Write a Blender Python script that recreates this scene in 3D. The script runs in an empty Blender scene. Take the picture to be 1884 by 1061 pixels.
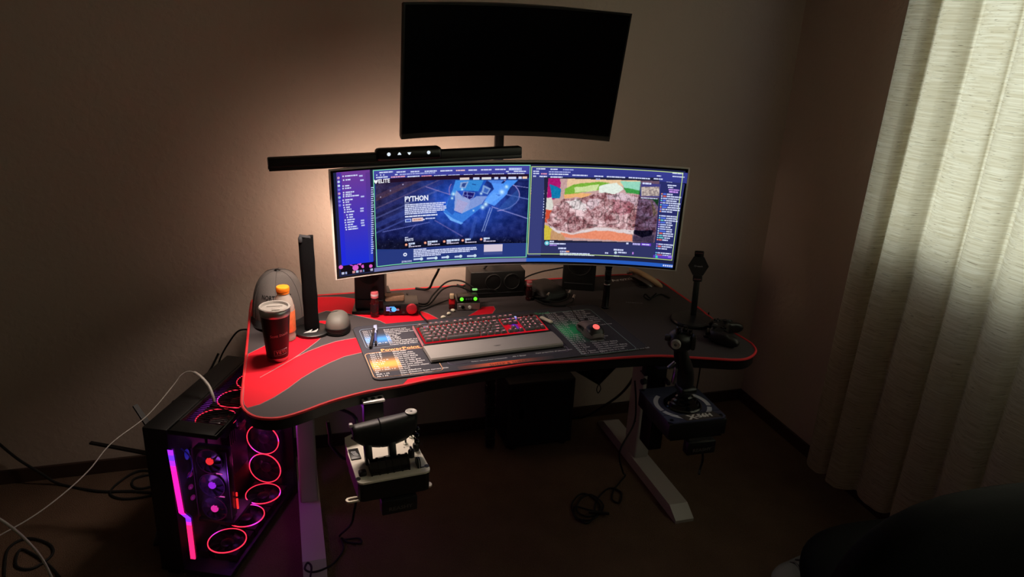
import bpy, bmesh, math, random
import numpy as np
from mathutils import Vector, Matrix, noise
random.seed(7)
PI = math.pi
SC = bpy.context.scene
COL = SC.collection
# ------------------------------------------------------------------ camera
IMW, IMH, FPX = 1884, 1061, 1393.0
PIT, YAW, ROL = 0.35246, 0.30815, 0.04819
CAM = Vector((0, 0, 1.71))
_F = Vector((math.sin(YAW)*math.cos(PIT), math.cos(YAW)*math.cos(PIT), -math.sin(PIT)))
_R = Vector((math.cos(YAW), -math.sin(YAW), 0)); _U = _R.cross(_F)
_c, _s = math.cos(ROL), math.sin(ROL)
CR, CU = _c*_R + _s*_U, _c*_U - _s*_R
cd = bpy.data.cameras.new('camera'); cam = bpy.data.objects.new('camera', cd); COL.objects.link(cam)
cd.sensor_width = 36; cd.lens = FPX/IMW*36; cd.clip_start = .02
cam.matrix_world = Matrix(((CR.x, CU.x, -_F.x, 0), (CR.y, CU.y, -_F.y, 0), (CR.z, CU.z, -_F.z, CAM.z), (0, 0, 0, 1)))
SC.camera = cam
def ray(px, py):
    return CR*((px-IMW/2)/FPX) - CU*((py-IMH/2)/FPX) + _F
def W(px, py, z):                       # a point of a horizontal plane, in metres
    d = ray(px, py); return CAM + d*((z-CAM.z)/d.z)
def WY(px, py, Y):                      # a point of a plane parallel to the back wall
    d = ray(px, py); return CAM + d*(Y/d.y)
def WX(px, py, X):
    d = ray(px, py); return CAM + d*(X/d.x)
# ------------------------------------------------------------------ view, sky
SC.view_settings.view_transform = 'Standard'; SC.view_settings.look = 'None'
SC.view_settings.exposure = 0.0; SC.view_settings.gamma = 1.0; SC.view_settings.use_curve_mapping = False
world = bpy.data.worlds.new('daylight'); SC.world = world; world.use_nodes = True
world.node_tree.nodes['Background'].inputs[0].default_value = (.80, .92, 1.0, 1)
world.node_tree.nodes['Background'].inputs[1].default_value = .8
ld = bpy.data.lights.new('window_daylight', 'AREA'); ld.shape = 'RECTANGLE'; ld.size = 1.35; ld.size_y = 3.5
ld.energy = 27; ld.color = (.93, 1.0, .93)
lo = bpy.data.objects.new('window_daylight', ld); COL.objects.link(lo)
ld.spread = math.radians(96)
lo.location = (2.24, .325, 1.65); lo.rotation_euler = (0, PI/2, 0)      # daylight falling in through the window, facing -x
# ------------------------------------------------------------------ helpers
def lin(c):
    return tuple((v/255/12.92) if v/255 <= .04045 else ((v/255+.055)/1.055)**2.4 for v in c)
MATS = {}
def mat(name, col=None, rough=.5, metal=0., emit=None, es=1., spec=.5, bump=0., bscale=200., coat=0., vary=0., alpha=None):
    if name in MATS: return MATS[name]
    m = bpy.data.materials.new(name); m.use_nodes = True; nt = m.node_tree; b = nt.nodes['Principled BSDF']
    c = lin(col) if col else (0, 0, 0)
    b.inputs['Base Color'].default_value = (*c, 1); b.inputs['Roughness'].default_value = rough
    b.inputs['Metallic'].default_value = metal; b.inputs['Specular IOR Level'].default_value = spec
    if coat: b.inputs['Coat Weight'].default_value = coat; b.inputs['Coat Roughness'].default_value = .1
    if emit:
        b.inputs['Emission Color'].default_value = (*lin(emit), 1); b.inputs['Emission Strength'].default_value = es
    if bump or vary:
        tc = nt.nodes.new('ShaderNodeTexCoord'); n = nt.nodes.new('ShaderNodeTexNoise')
        n.inputs['Scale'].default_value = bscale; n.inputs['Detail'].default_value = 3
        nt.links.new(tc.outputs['Object'], n.inputs['Vector'])
        if bump:
            bp = nt.nodes.new('ShaderNodeBump'); bp.inputs['Strength'].default_value = bump; bp.inputs['Distance'].default_value = .003
            nt.links.new(n.outputs['Fac'], bp.inputs['Height']); nt.links.new(bp.outputs['Normal'], b.inputs['Normal'])
        if vary:
            mx = nt.nodes.new('ShaderNodeMix'); mx.data_type = 'RGBA'
            mx.inputs[6].default_value = (*[v*(1-vary) for v in c], 1); mx.inputs[7].default_value = (*[min(1, v*(1+vary)) for v in c], 1)
            nt.links.new(n.outputs['Fac'], mx.inputs[0]); nt.links.new(mx.outputs[2], b.inputs['Base Color'])
    MATS[name] = m; return m
def mat_attr(name, emission=True, strength=1.0, rough=.6):
    if name in MATS: return MATS[name]
    m = bpy.data.materials.new(name); m.use_nodes = True; nt = m.node_tree; b = nt.nodes['Principled BSDF']
    a = nt.nodes.new('ShaderNodeVertexColor'); a.layer_name = 'Col'
    if emission:
        b.inputs['Base Color'].default_value = (0, 0, 0, 1); b.inputs['Roughness'].default_value = .35; b.inputs['Specular IOR Level'].default_value = .12
        nt.links.new(a.outputs['Color'], b.inputs['Emission Color']); b.inputs['Emission Strength'].default_value = strength
    else:
        nt.links.new(a.outputs['Color'], b.inputs['Base Color']); b.inputs['Roughness'].default_value = rough; b.inputs['Specular IOR Level'].default_value = .2
    MATS[name] = m; return m
def emi(name, col, es=1.):
    return mat(name, (5, 5, 5), .4, emit=col, es=es)

class B:
    """collects shapes; becomes one mesh"""
    def __init__(s): s.bm = bmesh.new(); s.mi = 0; s.cl = None
    def _fin(s, faces, col=None):
        for f in faces: f.material_index = s.mi
        if col is not None:
            if s.cl is None: s.cl = s.bm.loops.layers.float_color.new('Col')
            c = (*lin(col), 1)
            for f in faces:
                for l in f.loops: l[s.cl] = c
    def _xf(s, verts, m):
        if m is not None: bmesh.ops.transform(s.bm, matrix=m, verts=verts)
    def raw(s, vs, fs, m=None, col=None):
        if m is not None: vs = [m @ Vector(v) for v in vs]
        bv = [s.bm.verts.new(v) for v in vs]; out = []
        for f in fs:
            try: out.append(s.bm.faces.new([bv[i] for i in f]))
            except ValueError: pass
        s._fin(out, col); return s
    def box(s, c, d, bev=0, seg=2, m=None, taper=None, col=None):
        r = bmesh.ops.create_cube(s.bm, size=1); v = r['verts']
        for q in v:
            t = 1
            if taper and q.co.z > 0: t = taper
            q.co = Vector((c[0]+q.co.x*d[0]*t, c[1]+q.co.y*d[1]*t, c[2]+q.co.z*d[2]))
        if bev:
            e = list({e for q in v for e in q.link_edges})
            r2 = bmesh.ops.bevel(s.bm, geom=e, offset=bev, segments=seg, profile=.5, affect='EDGES', clamp_overlap=True)
            v = list({q for f in r2['faces'] for q in f.verts} | {q for q in v if q.is_valid})
        fs = list({f for q in v for f in q.link_faces}); s._fin(fs, col)
        s._xf(list({q for f in fs for q in f.verts}), m); return s
    def lathe(s, prof, n=28, c=(0, 0, 0), m=None, col=None, sx=1, sy=1):
        vs = []; fs = []
        for r, z in prof:
            for k in range(n):
                a = 2*PI*k/n; vs.append((c[0]+r*sx*math.cos(a), c[1]+r*sy*math.sin(a), c[2]+z))
        for i in range(len(prof)-1):
            for k in range(n):
                a, b_ = i*n+k, i*n+(k+1) % n; fs.append((a, b_, b_+n, a+n))
        if prof[0][0] > 1e-6: fs.append(tuple(reversed(range(n))))
        if prof[-1][0] > 1e-6: fs.append(tuple(range((len(prof)-1)*n, len(prof)*n)))
        return s.raw(vs, fs, m, col)
    def cyl(s, p, q, r, n=16, r2=None, col=None, m=None):
        p = Vector(p); q = Vector(q); d = q-p; h = d.length
        mm = Matrix.Translation(p) @ d.to_track_quat('Z', 'Y').to_matrix().to_4x4()
        if m is not None: mm = m @ mm
        return s.lathe([(r, 0), (r if r2 is None else r2, h)], n, m=mm, col=col)
    def tube(s, pts, r, n=8, sm=4, closed=False, m=None, col=None, rf=None):
        P = spline(pts, sm, closed); L = len(P); vs = []; fs = []
        up = Vector((0, 0, 1)); prev = None
        for i, p in enumerate(P):
            t = (P[(i+1) % L]-P[i-1]) if closed else (P[min(i+1, L-1)]-P[max(i-1, 0)])
            if t.length < 1e-9: t = Vector((1, 0, 0))
            t.normalize()
            if prev is None: prev = t.orthogonal()
            prev = (prev-t*prev.dot(t)); prev = prev.normalized() if prev.length > 1e-6 else t.orthogonal().normalized()
            bn = t.cross(prev); rr = r if rf is None else r*rf(i/(L-1))
            for k in range(n):
                a = 2*PI*k/n; vs.append(p+(prev*math.cos(a)+bn*math.sin(a))*rr)
        for i in range(L if closed else L-1):
            for k in range(n):
                a = i*n+k; b_ = i*n+(k+1) % n; j = ((i+1) % L)*n
                fs.append((a, b_, j+(k+1) % n, j+k))
        if not closed: fs.append(tuple(reversed(range(n)))); fs.append(tuple(range((L-1)*n, L*n)))
        return s.raw(vs, fs, m, col)
    def prism(s, poly, z0, z1, m=None, col=None, bev=0):
        n = len(poly); vs = [(p[0], p[1], z0) for p in poly]+[(p[0], p[1], z1) for p in poly]
        a = sum(poly[i][0]*poly[(i+1) % n][1]-poly[(i+1) % n][0]*poly[i][1] for i in range(n))
        fs = [tuple(range(n, 2*n)), tuple(reversed(range(n)))]+[(i, (i+1) % n, n+(i+1) % n, n+i) for i in range(n)]
        if a < 0: fs = [tuple(reversed(f)) for f in fs]
        return s.raw(vs, fs, m, col)
    def grid(s, fn, nu, nv, m=None, colf=None, wrap=False):
        vs = [fn(i/nu, j/nv) for j in range(nv+1) for i in range(nu+1)]
        fs = [(j*(nu+1)+i, j*(nu+1)+i+1, (j+1)*(nu+1)+i+1, (j+1)*(nu+1)+i) for j in range(nv) for i in range(nu)]
        if m is not None: vs = [m @ Vector(v) for v in vs]
        bv = [s.bm.verts.new(v) for v in vs]
        if colf and s.cl is None: s.cl = s.bm.loops.layers.float_color.new('Col')
        for k, f in enumerate(fs):
            F = s.bm.faces.new([bv[i] for i in f]); F.material_index = s.mi
            if colf:
                for l, i in zip(F.loops, f):
                    jj, ii = divmod(i, nu+1); l[s.cl] = (*lin(colf(ii/nu, jj/nv)), 1)
        return s
    def ball(s, c, r, nu=20, nv=12, m=None, col=None, z0=-1, z1=1, pw=1.):
        r = (r, r, r) if not hasattr(r, '__len__') else r; prof = []
        vs = []; fs = []
        t0, t1 = math.asin(z0), math.asin(z1)
        for j in range(nv+1):
            t = t0+(t1-t0)*j/nv; cr = max(0, math.cos(t))**pw; sz = math.copysign(abs(math.sin(t))**pw, math.sin(t))
            for k in range(nu):
                a = 2*PI*k/nu; ca, sa = math.cos(a), math.sin(a)
                ca = math.copysign(abs(ca)**pw, ca); sa = math.copysign(abs(sa)**pw, sa)
                vs.append((c[0]+r[0]*cr*ca, c[1]+r[1]*cr*sa, c[2]+r[2]*sz))
        for j in range(nv):
            for k in range(nu):
                a = j*nu+k; b_ = j*nu+(k+1) % nu; fs.append((a, b_, b_+nu, a+nu))
        if z0 > -1: fs.append(tuple(reversed(range(nu))))
        if z1 < 1: fs.append(tuple(range(nv*nu, nv*nu+nu)))
        s.raw(vs, fs, m, col)
        return s
    def text(s, txt, size, m, col=None, align='LEFT', fn=None, bold=0, thick=0, sq=1.0):
        vs, fs = glyphs(txt, align, bold)
        if fn: vs = [fn(x*size*sq, y*size) for x, y in vs]
        else: vs = [(x*size*sq, y*size, 0) for x, y in vs]
        return s.raw(vs, fs, m, col)
    def mesh(s, name):
        bmesh.ops.remove_doubles(s.bm, verts=s.bm.verts, dist=1e-6)
        me = bpy.data.meshes.new(name); s.bm.to_mesh(me); s.bm.free(); return me

def spline(pts, sm=4, closed=False):
    P = [Vector(p) for p in pts]
    if sm <= 1 or len(P) < 3: return P
    out = []; n = len(P)
    for i in range(n if closed else n-1):
        if closed: a, b, c, d = P[i-1], P[i], P[(i+1) % n], P[(i+2) % n]
        else: a, b, c, d = P[max(i-1, 0)], P[i], P[i+1], P[min(i+2, n-1)]
        for k in range(sm):
            t = k/sm
            out.append(.5*((2*b)+(c-a)*t+(2*a-5*b+4*c-d)*t*t+(3*b-a-3*c+d)*t**3))
    if not closed: out.append(P[-1])
    return out

_FC = {}
def glyphs(txt, align, bold):
    k = (txt, align, bold)
    if k in _FC: return _FC[k]
    cu = bpy.data.curves.new('lettering', 'FONT'); cu.body = txt; cu.size = 1; cu.align_x = align; cu.resolution_u = 2
    cu.offset = bold
    o = bpy.data.objects.new('lettering', cu); COL.objects.link(o)
    dg = bpy.context.evaluated_depsgraph_get()
    me = bpy.data.meshes.new_from_object(o.evaluated_get(dg))
    vs = [(v.co.x, v.co.y) for v in me.vertices]; fs = [tuple(p.vertices) for p in me.polygons]
    bpy.data.objects.remove(o); bpy.data.curves.remove(cu); bpy.data.meshes.remove(me)
    _FC[k] = (vs, fs); return _FC[k]

def obj(name, b, mats, parent=None, smooth=40, world=False):
    me = b.mesh(name) if isinstance(b, B) else b
    if not isinstance(mats, (list, tuple)): mats = [mats]
    if not me.materials:
        for m in mats: me.materials.append(m)
    if world and parent is not None:
        me.transform(root_m(parent).inverted())
    if smooth: me.shade_smooth(); me.set_sharp_from_angle(angle=math.radians(smooth))
    o = bpy.data.objects.new(name, me); COL.objects.link(o)
    if parent is not None: o.parent = parent
    return o
def root_m(o):
    m = o.matrix_basis.copy()
    while o.parent: o = o.parent; m = o.matrix_basis @ m
    return m
def tag(o, label=None, cat=None, group=None, kind=None):
    if label: o['label'] = label
    if cat: o['category'] = cat
    if group: o['group'] = group
    if kind: o['kind'] = kind
    return o
def thing(name, label, cat, loc=(0, 0, 0), rz=0, group=None):
    o = bpy.data.objects.new(name, None); COL.objects.link(o); o.empty_display_size = .05
    o.location = loc; o.rotation_euler = (0, 0, rz); return tag(o, label, cat, group)
def single(name, b, mats, label, cat, loc=None, rz=0, group=None, smooth=40):
    o = obj(name, b, mats, smooth=smooth)
    if loc is not None: o.location = loc; o.rotation_euler = (0, 0, rz)
    return tag(o, label, cat, group)
def struct(name, b, m, smooth=0):
    o = obj(name, b, m, smooth=smooth); o['kind'] = 'structure'; return o
def T(x, y, z): return Matrix.Translation((x, y, z))
def RX(a): return Matrix.Rotation(a, 4, 'X')
def RY(a): return Matrix.Rotation(a, 4, 'Y')
def RZ(a): return Matrix.Rotation(a, 4, 'Z')
def rrect(x0, y0, x1, y1, r, n=5):
    out = []
    for cx, cy, a0 in ((x1-r, y1-r, 0), (x0+r, y1-r, PI/2), (x0+r, y0+r, PI), (x1-r, y0+r, 3*PI/2)):
        for k in range(n+1):
            a = a0+PI/2*k/n; out.append((cx+r*math.cos(a), cy+r*math.sin(a)))
    return out
# ------------------------------------------------------------------ materials
BLK = mat('black_plastic', (18, 18, 20), .42, bump=.05, bscale=900)
BLKS = mat('black_gloss', (9, 9, 11), .12)
BLKM = mat('black_metal', (16, 16, 18), .38, .3)
RUB = mat('black_rubber', (14, 14, 15), .7)
DGRY = mat('dark_grey_plastic', (48, 48, 52), .45)
WHT = mat('white_paint', (205, 202, 198), .4)
STEEL = mat('steel', (190, 190, 192), .28, 1.)
INK = mat('white_ink', (215, 215, 220), .6)
# ------------------------------------------------------------------ room
XR, YB, XL, YF, ZC = 2.06, 2.772, -1.9, -2.2, 2.5
def wall_mat():
    m = mat('painted_knockdown_plaster', (190, 173, 162), .75, spec=.25)
    nt = m.node_tree; b = nt.nodes['Principled BSDF']
    tc = nt.nodes.new('ShaderNodeTexCoord'); n1 = nt.nodes.new('ShaderNodeTexNoise'); n1.inputs['Scale'].default_value = 38; n1.inputs['Detail'].default_value = 4
    rp = nt.nodes.new('ShaderNodeValToRGB'); rp.color_ramp.elements[0].position = .46; rp.color_ramp.elements[1].position = .60
    n2 = nt.nodes.new('ShaderNodeTexNoise'); n2.inputs['Scale'].default_value = 300
    ad = nt.nodes.new('ShaderNodeMath'); ad.operation = 'MULTIPLY_ADD'; ad.inputs[1].default_value = .25
    bp = nt.nodes.new('ShaderNodeBump'); bp.inputs['Strength'].default_value = .15; bp.inputs['Distance'].default_value = .004
    for n in (n1, n2): nt.links.new(tc.outputs['Object'], n.inputs['Vector'])
    nt.links.new(n1.outputs['Fac'], rp.inputs[0]); nt.links.new(n2.outputs['Fac'], ad.inputs[0]); nt.links.new(rp.outputs[0], ad.inputs[2])
    nt.links.new(ad.outputs[0], bp.inputs['Height']); nt.links.new(bp.outputs[0], b.inputs['Normal'])
    return m
WALL = wall_mat()
def carpet_mat():
    m = mat('brown_carpet', (74, 58, 48), .95, spec=.1)
    nt = m.node_tree; b = nt.nodes['Principled BSDF']; tc = nt.nodes.new('ShaderNodeTexCoord')
    n1 = nt.nodes.new('ShaderNodeTexNoise'); n1.inputs['Scale'].default_value = 260; n1.inputs['Detail'].default_value = 3
    n2 = nt.nodes.new('ShaderNodeTexNoise'); n2.inputs['Scale'].default_value = 7; n2.inputs['Detail'].default_value = 4
    mx = nt.nodes.new('ShaderNodeMix'); mx.data_type = 'RGBA'; mx.inputs[6].default_value = (*lin((78, 60, 50)), 1); mx.inputs[7].default_value = (*lin((142, 116, 98)), 1)
    av = nt.nodes.new('ShaderNodeMath'); av.operation = 'MULTIPLY_ADD'; av.inputs[1].default_value = .6
    av2 = nt.nodes.new('ShaderNodeMath'); av2.operation = 'MULTIPLY'; av2.inputs[1].default_value = .45
    bp = nt.nodes.new('ShaderNodeBump'); bp.inputs['Strength'].default_value = .9; bp.inputs['Distance'].default_value = .01
    for n in (n1, n2): nt.links.new(tc.outputs['Object'], n.inputs['Vector'])
    nt.links.new(n2.outputs['Fac'], av2.inputs[0]); nt.links.new(n1.outputs['Fac'], av.inputs[0]); nt.links.new(av2.outputs[0], av.inputs[2])
    nt.links.new(av.outputs[0], mx.inputs[0]); nt.links.new(mx.outputs[2], b.inputs['Base Color'])
    nt.links.new(n1.outputs['Fac'], bp.inputs['Height']); nt.links.new(bp.outputs[0], b.inputs['Normal'])
    return m
CARPET = carpet_mat()
struct('floor', B().box(((XL+XR)/2, (YF+YB)/2, -.05), (XR-XL+.3, YB-YF+.3, .1)), CARPET)
struct('ceiling', B().box(((XL+XR)/2, (YF+YB)/2, ZC+.05), (XR-XL+.3, YB-YF+.3, .1)), mat('ceiling_paint', (190, 182, 170), .9))
struct('wall_back', B().box(((XL+XR)/2, YB+.05, ZC/2), (XR-XL+.3, .1, ZC)), WALL)
struct('wall_left', B().box((XL-.05, (YF+YB)/2, ZC/2), (.1, YB-YF, ZC)), WALL)
struct('wall_front', B().box(((XL+XR)/2, YF-.05, ZC/2), (XR-XL+.3, .1, ZC)), WALL)
WY0, WY1, WZ0, WZ1 = -1.40, 2.05, 1.0, 2.28       # window opening
b = B()
b.box((XR+.06, (YF+YB)/2, WZ0/2), (.12, YB-YF, WZ0)); b.box((XR+.06, (YF+YB)/2, (WZ1+ZC)/2), (.12, YB-YF, ZC-WZ1))
b.box((XR+.06, (WY1+YB)/2, (WZ0+WZ1)/2), (.12, YB-WY1, WZ1-WZ0)); b.box((XR+.06, (WY0+YF)/2, (WZ0+WZ1)/2), (.12, WY0-YF, WZ1-WZ0))
struct('wall_right', b, WALL)
b = B(); w = .045
for y in (WY0+w/2, (WY0+WY1)/2, WY1-w/2): b.box((XR+.07, y, (WZ0+WZ1)/2), (.05, w, WZ1-WZ0), .004)
for z in (WZ0+w/2, WZ1-w/2): b.box((XR+.07, (WY0+WY1)/2, z), (.05, WY1-WY0-2*w, w), .004)
win = struct('window_1', b, mat('window_vinyl', (220, 220, 216), .5))
def pane_mat():
    m = bpy.data.materials.new('window_glass'); m.use_nodes = True; nt = m.node_tree; out = nt.nodes['Material Output']
    nt.nodes.remove(nt.nodes['Principled BSDF'])
    tr = nt.nodes.new('ShaderNodeBsdfTransparent'); gl = nt.nodes.new('ShaderNodeBsdfGlossy'); gl.inputs['Roughness'].default_value = .03
    mx = nt.nodes.new('ShaderNodeMixShader'); mx.inputs[0].default_value = .045
    nt.links.new(tr.outputs[0], mx.inputs[1]); nt.links.new(gl.outputs[0], mx.inputs[2]); nt.links.new(mx.outputs[0], out.inputs[0])
    return m
GLASS = pane_mat()
for k in range(2):
    y0 = WY0+w if k == 0 else (WY0+WY1)/2+w/2; y1 = (WY0+WY1)/2-w/2 if k == 0 else WY1-w
    obj('pane', B().box((XR+.07, (y0+y1)/2, (WZ0+WZ1)/2), (.006, y1-y0, WZ1-WZ0-2*w)), GLASS, win, 0)
BASEB = mat('dark_stained_baseboard', (62, 44, 36), .5, bump=.1, bscale=60)
b = B(); b.box(((XL+XR)/2, YB-.006, .0275), (XR-XL, .012, .055), .002); struct('baseboard_back', b, BASEB)
b = B(); b.box((XR-.006, (YF+YB)/2-.007, .0275), (.012, YB-YF-.014, .055), .002); struct('baseboard_right', b, BASEB)
# ------------------------------------------------------------------ curtain
def linen():
    m = bpy.data.materials.new('slubbed_linen'); m.use_nodes = True; nt = m.node_tree; out = nt.nodes['Material Output']
    nt.nodes.remove(nt.nodes['Principled BSDF'])
    tc = nt.nodes.new('ShaderNodeTexCoord')
    def streak(sc, lo_, hi_):
        mp = nt.nodes.new('ShaderNodeMapping'); mp.inputs['Scale'].default_value = sc
        n = nt.nodes.new('ShaderNodeTexNoise'); n.inputs['Scale'].default_value = 1; n.inputs['Detail'].default_value = 4
        r = nt.nodes.new('ShaderNodeMapRange'); r.inputs[1].default_value = lo_; r.inputs[2].default_value = hi_
        nt.links.new(tc.outputs['UV'], mp.inputs[0]); nt.links.new(mp.outputs[0], n.inputs['Vector']); nt.links.new(n.outputs['Fac'], r.inputs[0]); return r
    a = streak((9, 190, 1), .3, .7); f = streak((26, 330, 1), .60, .74)
    mx = nt.nodes.new('ShaderNodeMix'); mx.data_type = 'RGBA'; mx.inputs[6].default_value = (*lin((196, 186, 158)), 1); mx.inputs[7].default_value = (*lin((224, 219, 200)), 1)
    m2 = nt.nodes.new('ShaderNodeMix'); m2.data_type = 'RGBA'; m2.inputs[7].default_value = (*lin((122, 112, 92)), 1)
    nt.links.new(a.outputs[0], mx.inputs[0]); nt.links.new(mx.outputs[2], m2.inputs[6]); nt.links.new(f.outputs[0], m2.inputs[0])
    d = nt.nodes.new('ShaderNodeBsdfDiffuse'); t = nt.nodes.new('ShaderNodeBsdfTranslucent'); s = nt.nodes.new('ShaderNodeMixShader'); s.inputs[0].default_value = .5
    for q in (d, t): nt.links.new(m2.outputs[2], q.inputs[0])
    nt.links.new(d.outputs[0], s.inputs[1]); nt.links.new(t.outputs[0], s.inputs[2]); nt.links.new(s.outputs[0], out.inputs[0])
    return m
def curtain():
    bm = bmesh.new(); uv = bm.loops.layers.uv.new('UVMap')
    Y0, Y1 = 2.135, -1.62; NU, NV = 720, 40; Z1 = 2.40
    def P(u, v):
        s = u*(Y0-Y1)
        per = .137; ph = s/per + .06*math.sin(s*7.1)
        fr = ph-math.floor(ph); k = math.floor(ph)
        # each pleat bellies out and tucks back sharply under the next one
        prof = math.sin(PI*min(1, fr/.86))**.8 if fr < .86 else -.25*math.sin(PI*(fr-.86)/.14)
        amp = .030+.012*math.sin(k*2.3)+.010*(1-v)
        x = 1.975-amp*prof - .012*math.sin(s*11+v*2) - .02*(1-v)
        zb = .085+.20*min(s, 1.2)/2.2
        y = Y0-s-.03*v-.05*(1-v)*math.sin(min(1.4, s))-.012*(1-v)*math.sin(s*23)-(.022*prof if fr > .5 else 0)
        return Vector((x, y, zb+(Z1-zb)*v))
    vs = [[bm.verts.new(P(i/NU, j/NV)) for i in range(NU+1)] for j in range(NV+1)]
    for j in range(NV):
        for i in range(NU):
            f = bm.faces.new((vs[j][i], vs[j][i+1], vs[j+1][i+1], vs[j+1][i]))
            for l, (a, c) in zip(f.loops, ((i, j), (i+1, j), (i+1, j+1), (i, j+1))): l[uv].uv = (a/NU*5.5, c/NV*2.3)
    me = bpy.data.meshes.new('curtain'); bm.to_mesh(me); bm.free()
    o = obj('curtain', me, linen(), smooth=180)
    tag(o, 'pleated cream slubbed linen curtain glowing over the window', 'curtain')
    b = B(); b.cyl((1.965, 2.2, 2.415), (1.965, -1.66, 2.415), .012); b.ball((1.965, 2.215, 2.415), .022); b.ball((1.965, -1.675, 2.415), .022)
    for y in (2.1, .25, -1.6): b.box((2.012, y, 2.415), (.1, .015, .02))
    single('curtain_rod', b, BLKM, 'dark curtain rod above the linen curtain', 'curtain rod')
curtain()
# ------------------------------------------------------------------ desk
DZ = .711; MZ = .715
PX_EDGE = [(462,557),(456.5,610),(452,655),(447.5,700),(444,733),(446,748),(455,759),(470,766.5),(492,769.5),(520,767.5),(560,755.5),(610,737.5),(676,720),(744,708),(792,698),(885,683),(959,671),(1000,667.5),(1060,664),(1097,661),(1166,656),(1217,654),(1271,657),(1321,660),(1355,661.5),(1375,659),(1387,652),(1391,644),(1386,635),(1375,626),(1320,593.5),(1287,567),(1250,541),(1219,519.5)]
EDGE = [(p.x, p.y) for p in (W(x, y, MZ) for x, y in PX_EDGE)] + [(1.42, 2.60), (1.36, 2.655), (1.0, 2.655), (.68, 2.645), (.2, 2.63), (-.07, 2.625), (-.108, 2.61)]
EDGE = [(p.x, p.y) for p in spline([(x, y, 0) for x, y in EDGE], 3, True)]
def inset(poly, d):
    n = len(poly); out = []
    for i in range(n):
        a = Vector(poly[i-1]); c = Vector(poly[(i+1) % n]); t = (c-a); t.normalize(); nrm = Vector((-t.y, t.x))
        out.append((poly[i][0]+nrm.x*d, poly[i][1]+nrm.y*d))
    return out
area = sum(EDGE[i][0]*EDGE[(i+1) % len(EDGE)][1]-EDGE[(i+1) % len(EDGE)][0]*EDGE[i][1] for i in range(len(EDGE)))
SGN = 1 if area > 0 else -1
LX, RXX = .033, 1.3265
desk = thing('standing_desk', 'black curved standing desk on two white steel legs', 'desk', ((LX+RXX)/2, 2.3, 0))
b = B(); ins = inset(EDGE, SGN*.004); b.prism(ins, .678, DZ-.001)
obj('desktop', b, mat('black_laminate', (15, 14, 15), .4), desk, world=True)
DESKW = mat('white_powder_coat', (178, 172, 170), .32, bump=.04, bscale=700)
b = B(); b.box((RXX/2+LX/2, 2.37, .655), (RXX-LX, .08, .045), .004); b.box((LX, 2.3, .668), (.07, .5, .02), .003); b.box((RXX, 2.3, .668), (.07, .5, .02), .003)
obj('support_frame', b, BLKM, desk, world=True)
for x in (LX, RXX):
    b = B(); b.box((x, 2.395, .36), (.062, .10, .645), .008, 3)
    lg = obj('leg', b, DESKW, desk, world=True)
    b = B(); b.box((x, 2.395, .575), (.07, .108, .17), .008, 3); obj('outer_sleeve', b, DESKW, lg, world=True)
    for z in (.20, .42):
        for sg in (-1, 1): obj('bolt', B().cyl((x+sg*.0305, 2.37, z), (x+sg*.033, 2.37, z), .004, 10), BLKM, lg, world=True)
    y0, y1 = (1.98, 2.70)
    prof = [(y0, 0), (y0, .012), (y0+.055, .043), (y1-.055, .043), (y1, .012), (y1, 0)]
    b = B(); hw = .0365; n = len(prof)
    vs = [(x-hw, y, z) for y, z in prof]+[(x+hw, y, z) for y, z in prof]
    b.raw(vs, [tuple(range(n)), tuple(reversed(range(n, 2*n)))]+[(i, n+i, n+(i+1) % n, (i+1) % n) for i in range(n)])
    bmesh.ops.recalc_face_normals(b.bm, faces=b.bm.faces)
    obj('foot', b, DESKW, desk, world=True, smooth=20)
# desk mat with printed red shapes and a stitched red edge
MATC = mat('dark_cloth_mat', (68, 62, 64), .8, spec=.22, bump=.10, bscale=1500)
REDC = mat('red_print_cloth', (216, 12, 38), .75, spec=.25, bump=.06, bscale=1500)
dm = thing('desk_mat', 'full-size black desk mat with red swooshes and stitched red edge', 'desk mat', ((LX+RXX)/2, 2.3, DZ))
obj('mat', B().prism(EDGE, DZ, MZ), MATC, dm, world=True, smooth=30)
b = B(); b.tube([(x, y, MZ-.001) for x, y in inset(EDGE, SGN*.0005)], .0042, 8, 1, True); obj('stitched_edge', b, mat('red_thread', (225, 40, 50), .55, bump=.5, bscale=900), dm, world=True)
GREYL = mat('grey_outline_print', (150, 120, 122), .7)
def printed(px, name='red_swoosh', z=MZ+.0004, m=REDC, line=True):
    poly = [(p.x, p.y) for p in (W(x, y, MZ) for x, y in px)]
    obj(name, B().prism(poly, MZ-.001, z), m, dm, world=True)
    if line: obj('outline', B().tube([(x, y, MZ+.0002) for x, y in poly], .0011, 4, 1, True), GREYL, dm, world=True)
sw = [(456.5,651),(487,636),(512,623),(534,611),(553,602),(570,590),(600,590),(601,606),(590,622),(582,629),(566,641),(552,651),(537,661),(507,678),(478,694.5),
      (515,674),(542,658),(567,646),(593,636),(618,628),(656,621),(700,610),(705,640),(665,648.5),(633,656),(605,668),(580,680.5),(555,695.5),(529,715),(504,731),(478,744),(455,750.5),(449,744),(447,735),(449.5,700),(453.5,668)]
printed(sw)
bk = [(461,582),(464,558),(480,552),(590,546),(625,546),(667,551),(673,570),(700,573),(718,569),(755,565),(788,576.5),(809,587.5),(780,590),(745,593),(712.5,597),(699,590),(668,583),(636,576),(600,572),(575,580),(556,588),(530,590)]
printed(bk)
printed([(858,583),(877,572),(887,564.5),(908.5,563.2),(911.5,569),(906,577),(880,582)])
printed([(741,707.5),(750,697),(800,688),(900,672),(958,668.5),(958,670),(884,681.5),(792,696.5)])
b = B(); p = W(1127.5, 518, MZ+.0006); q = W(1175, 512, MZ+.0006); a = math.atan2(q.y-p.y, q.x-p.x)
b.text('Arozzi', .036, T(*p) @ RZ(a), bold=.012)
obj('lettering', b, INK, dm, world=True, smooth=0)
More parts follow.
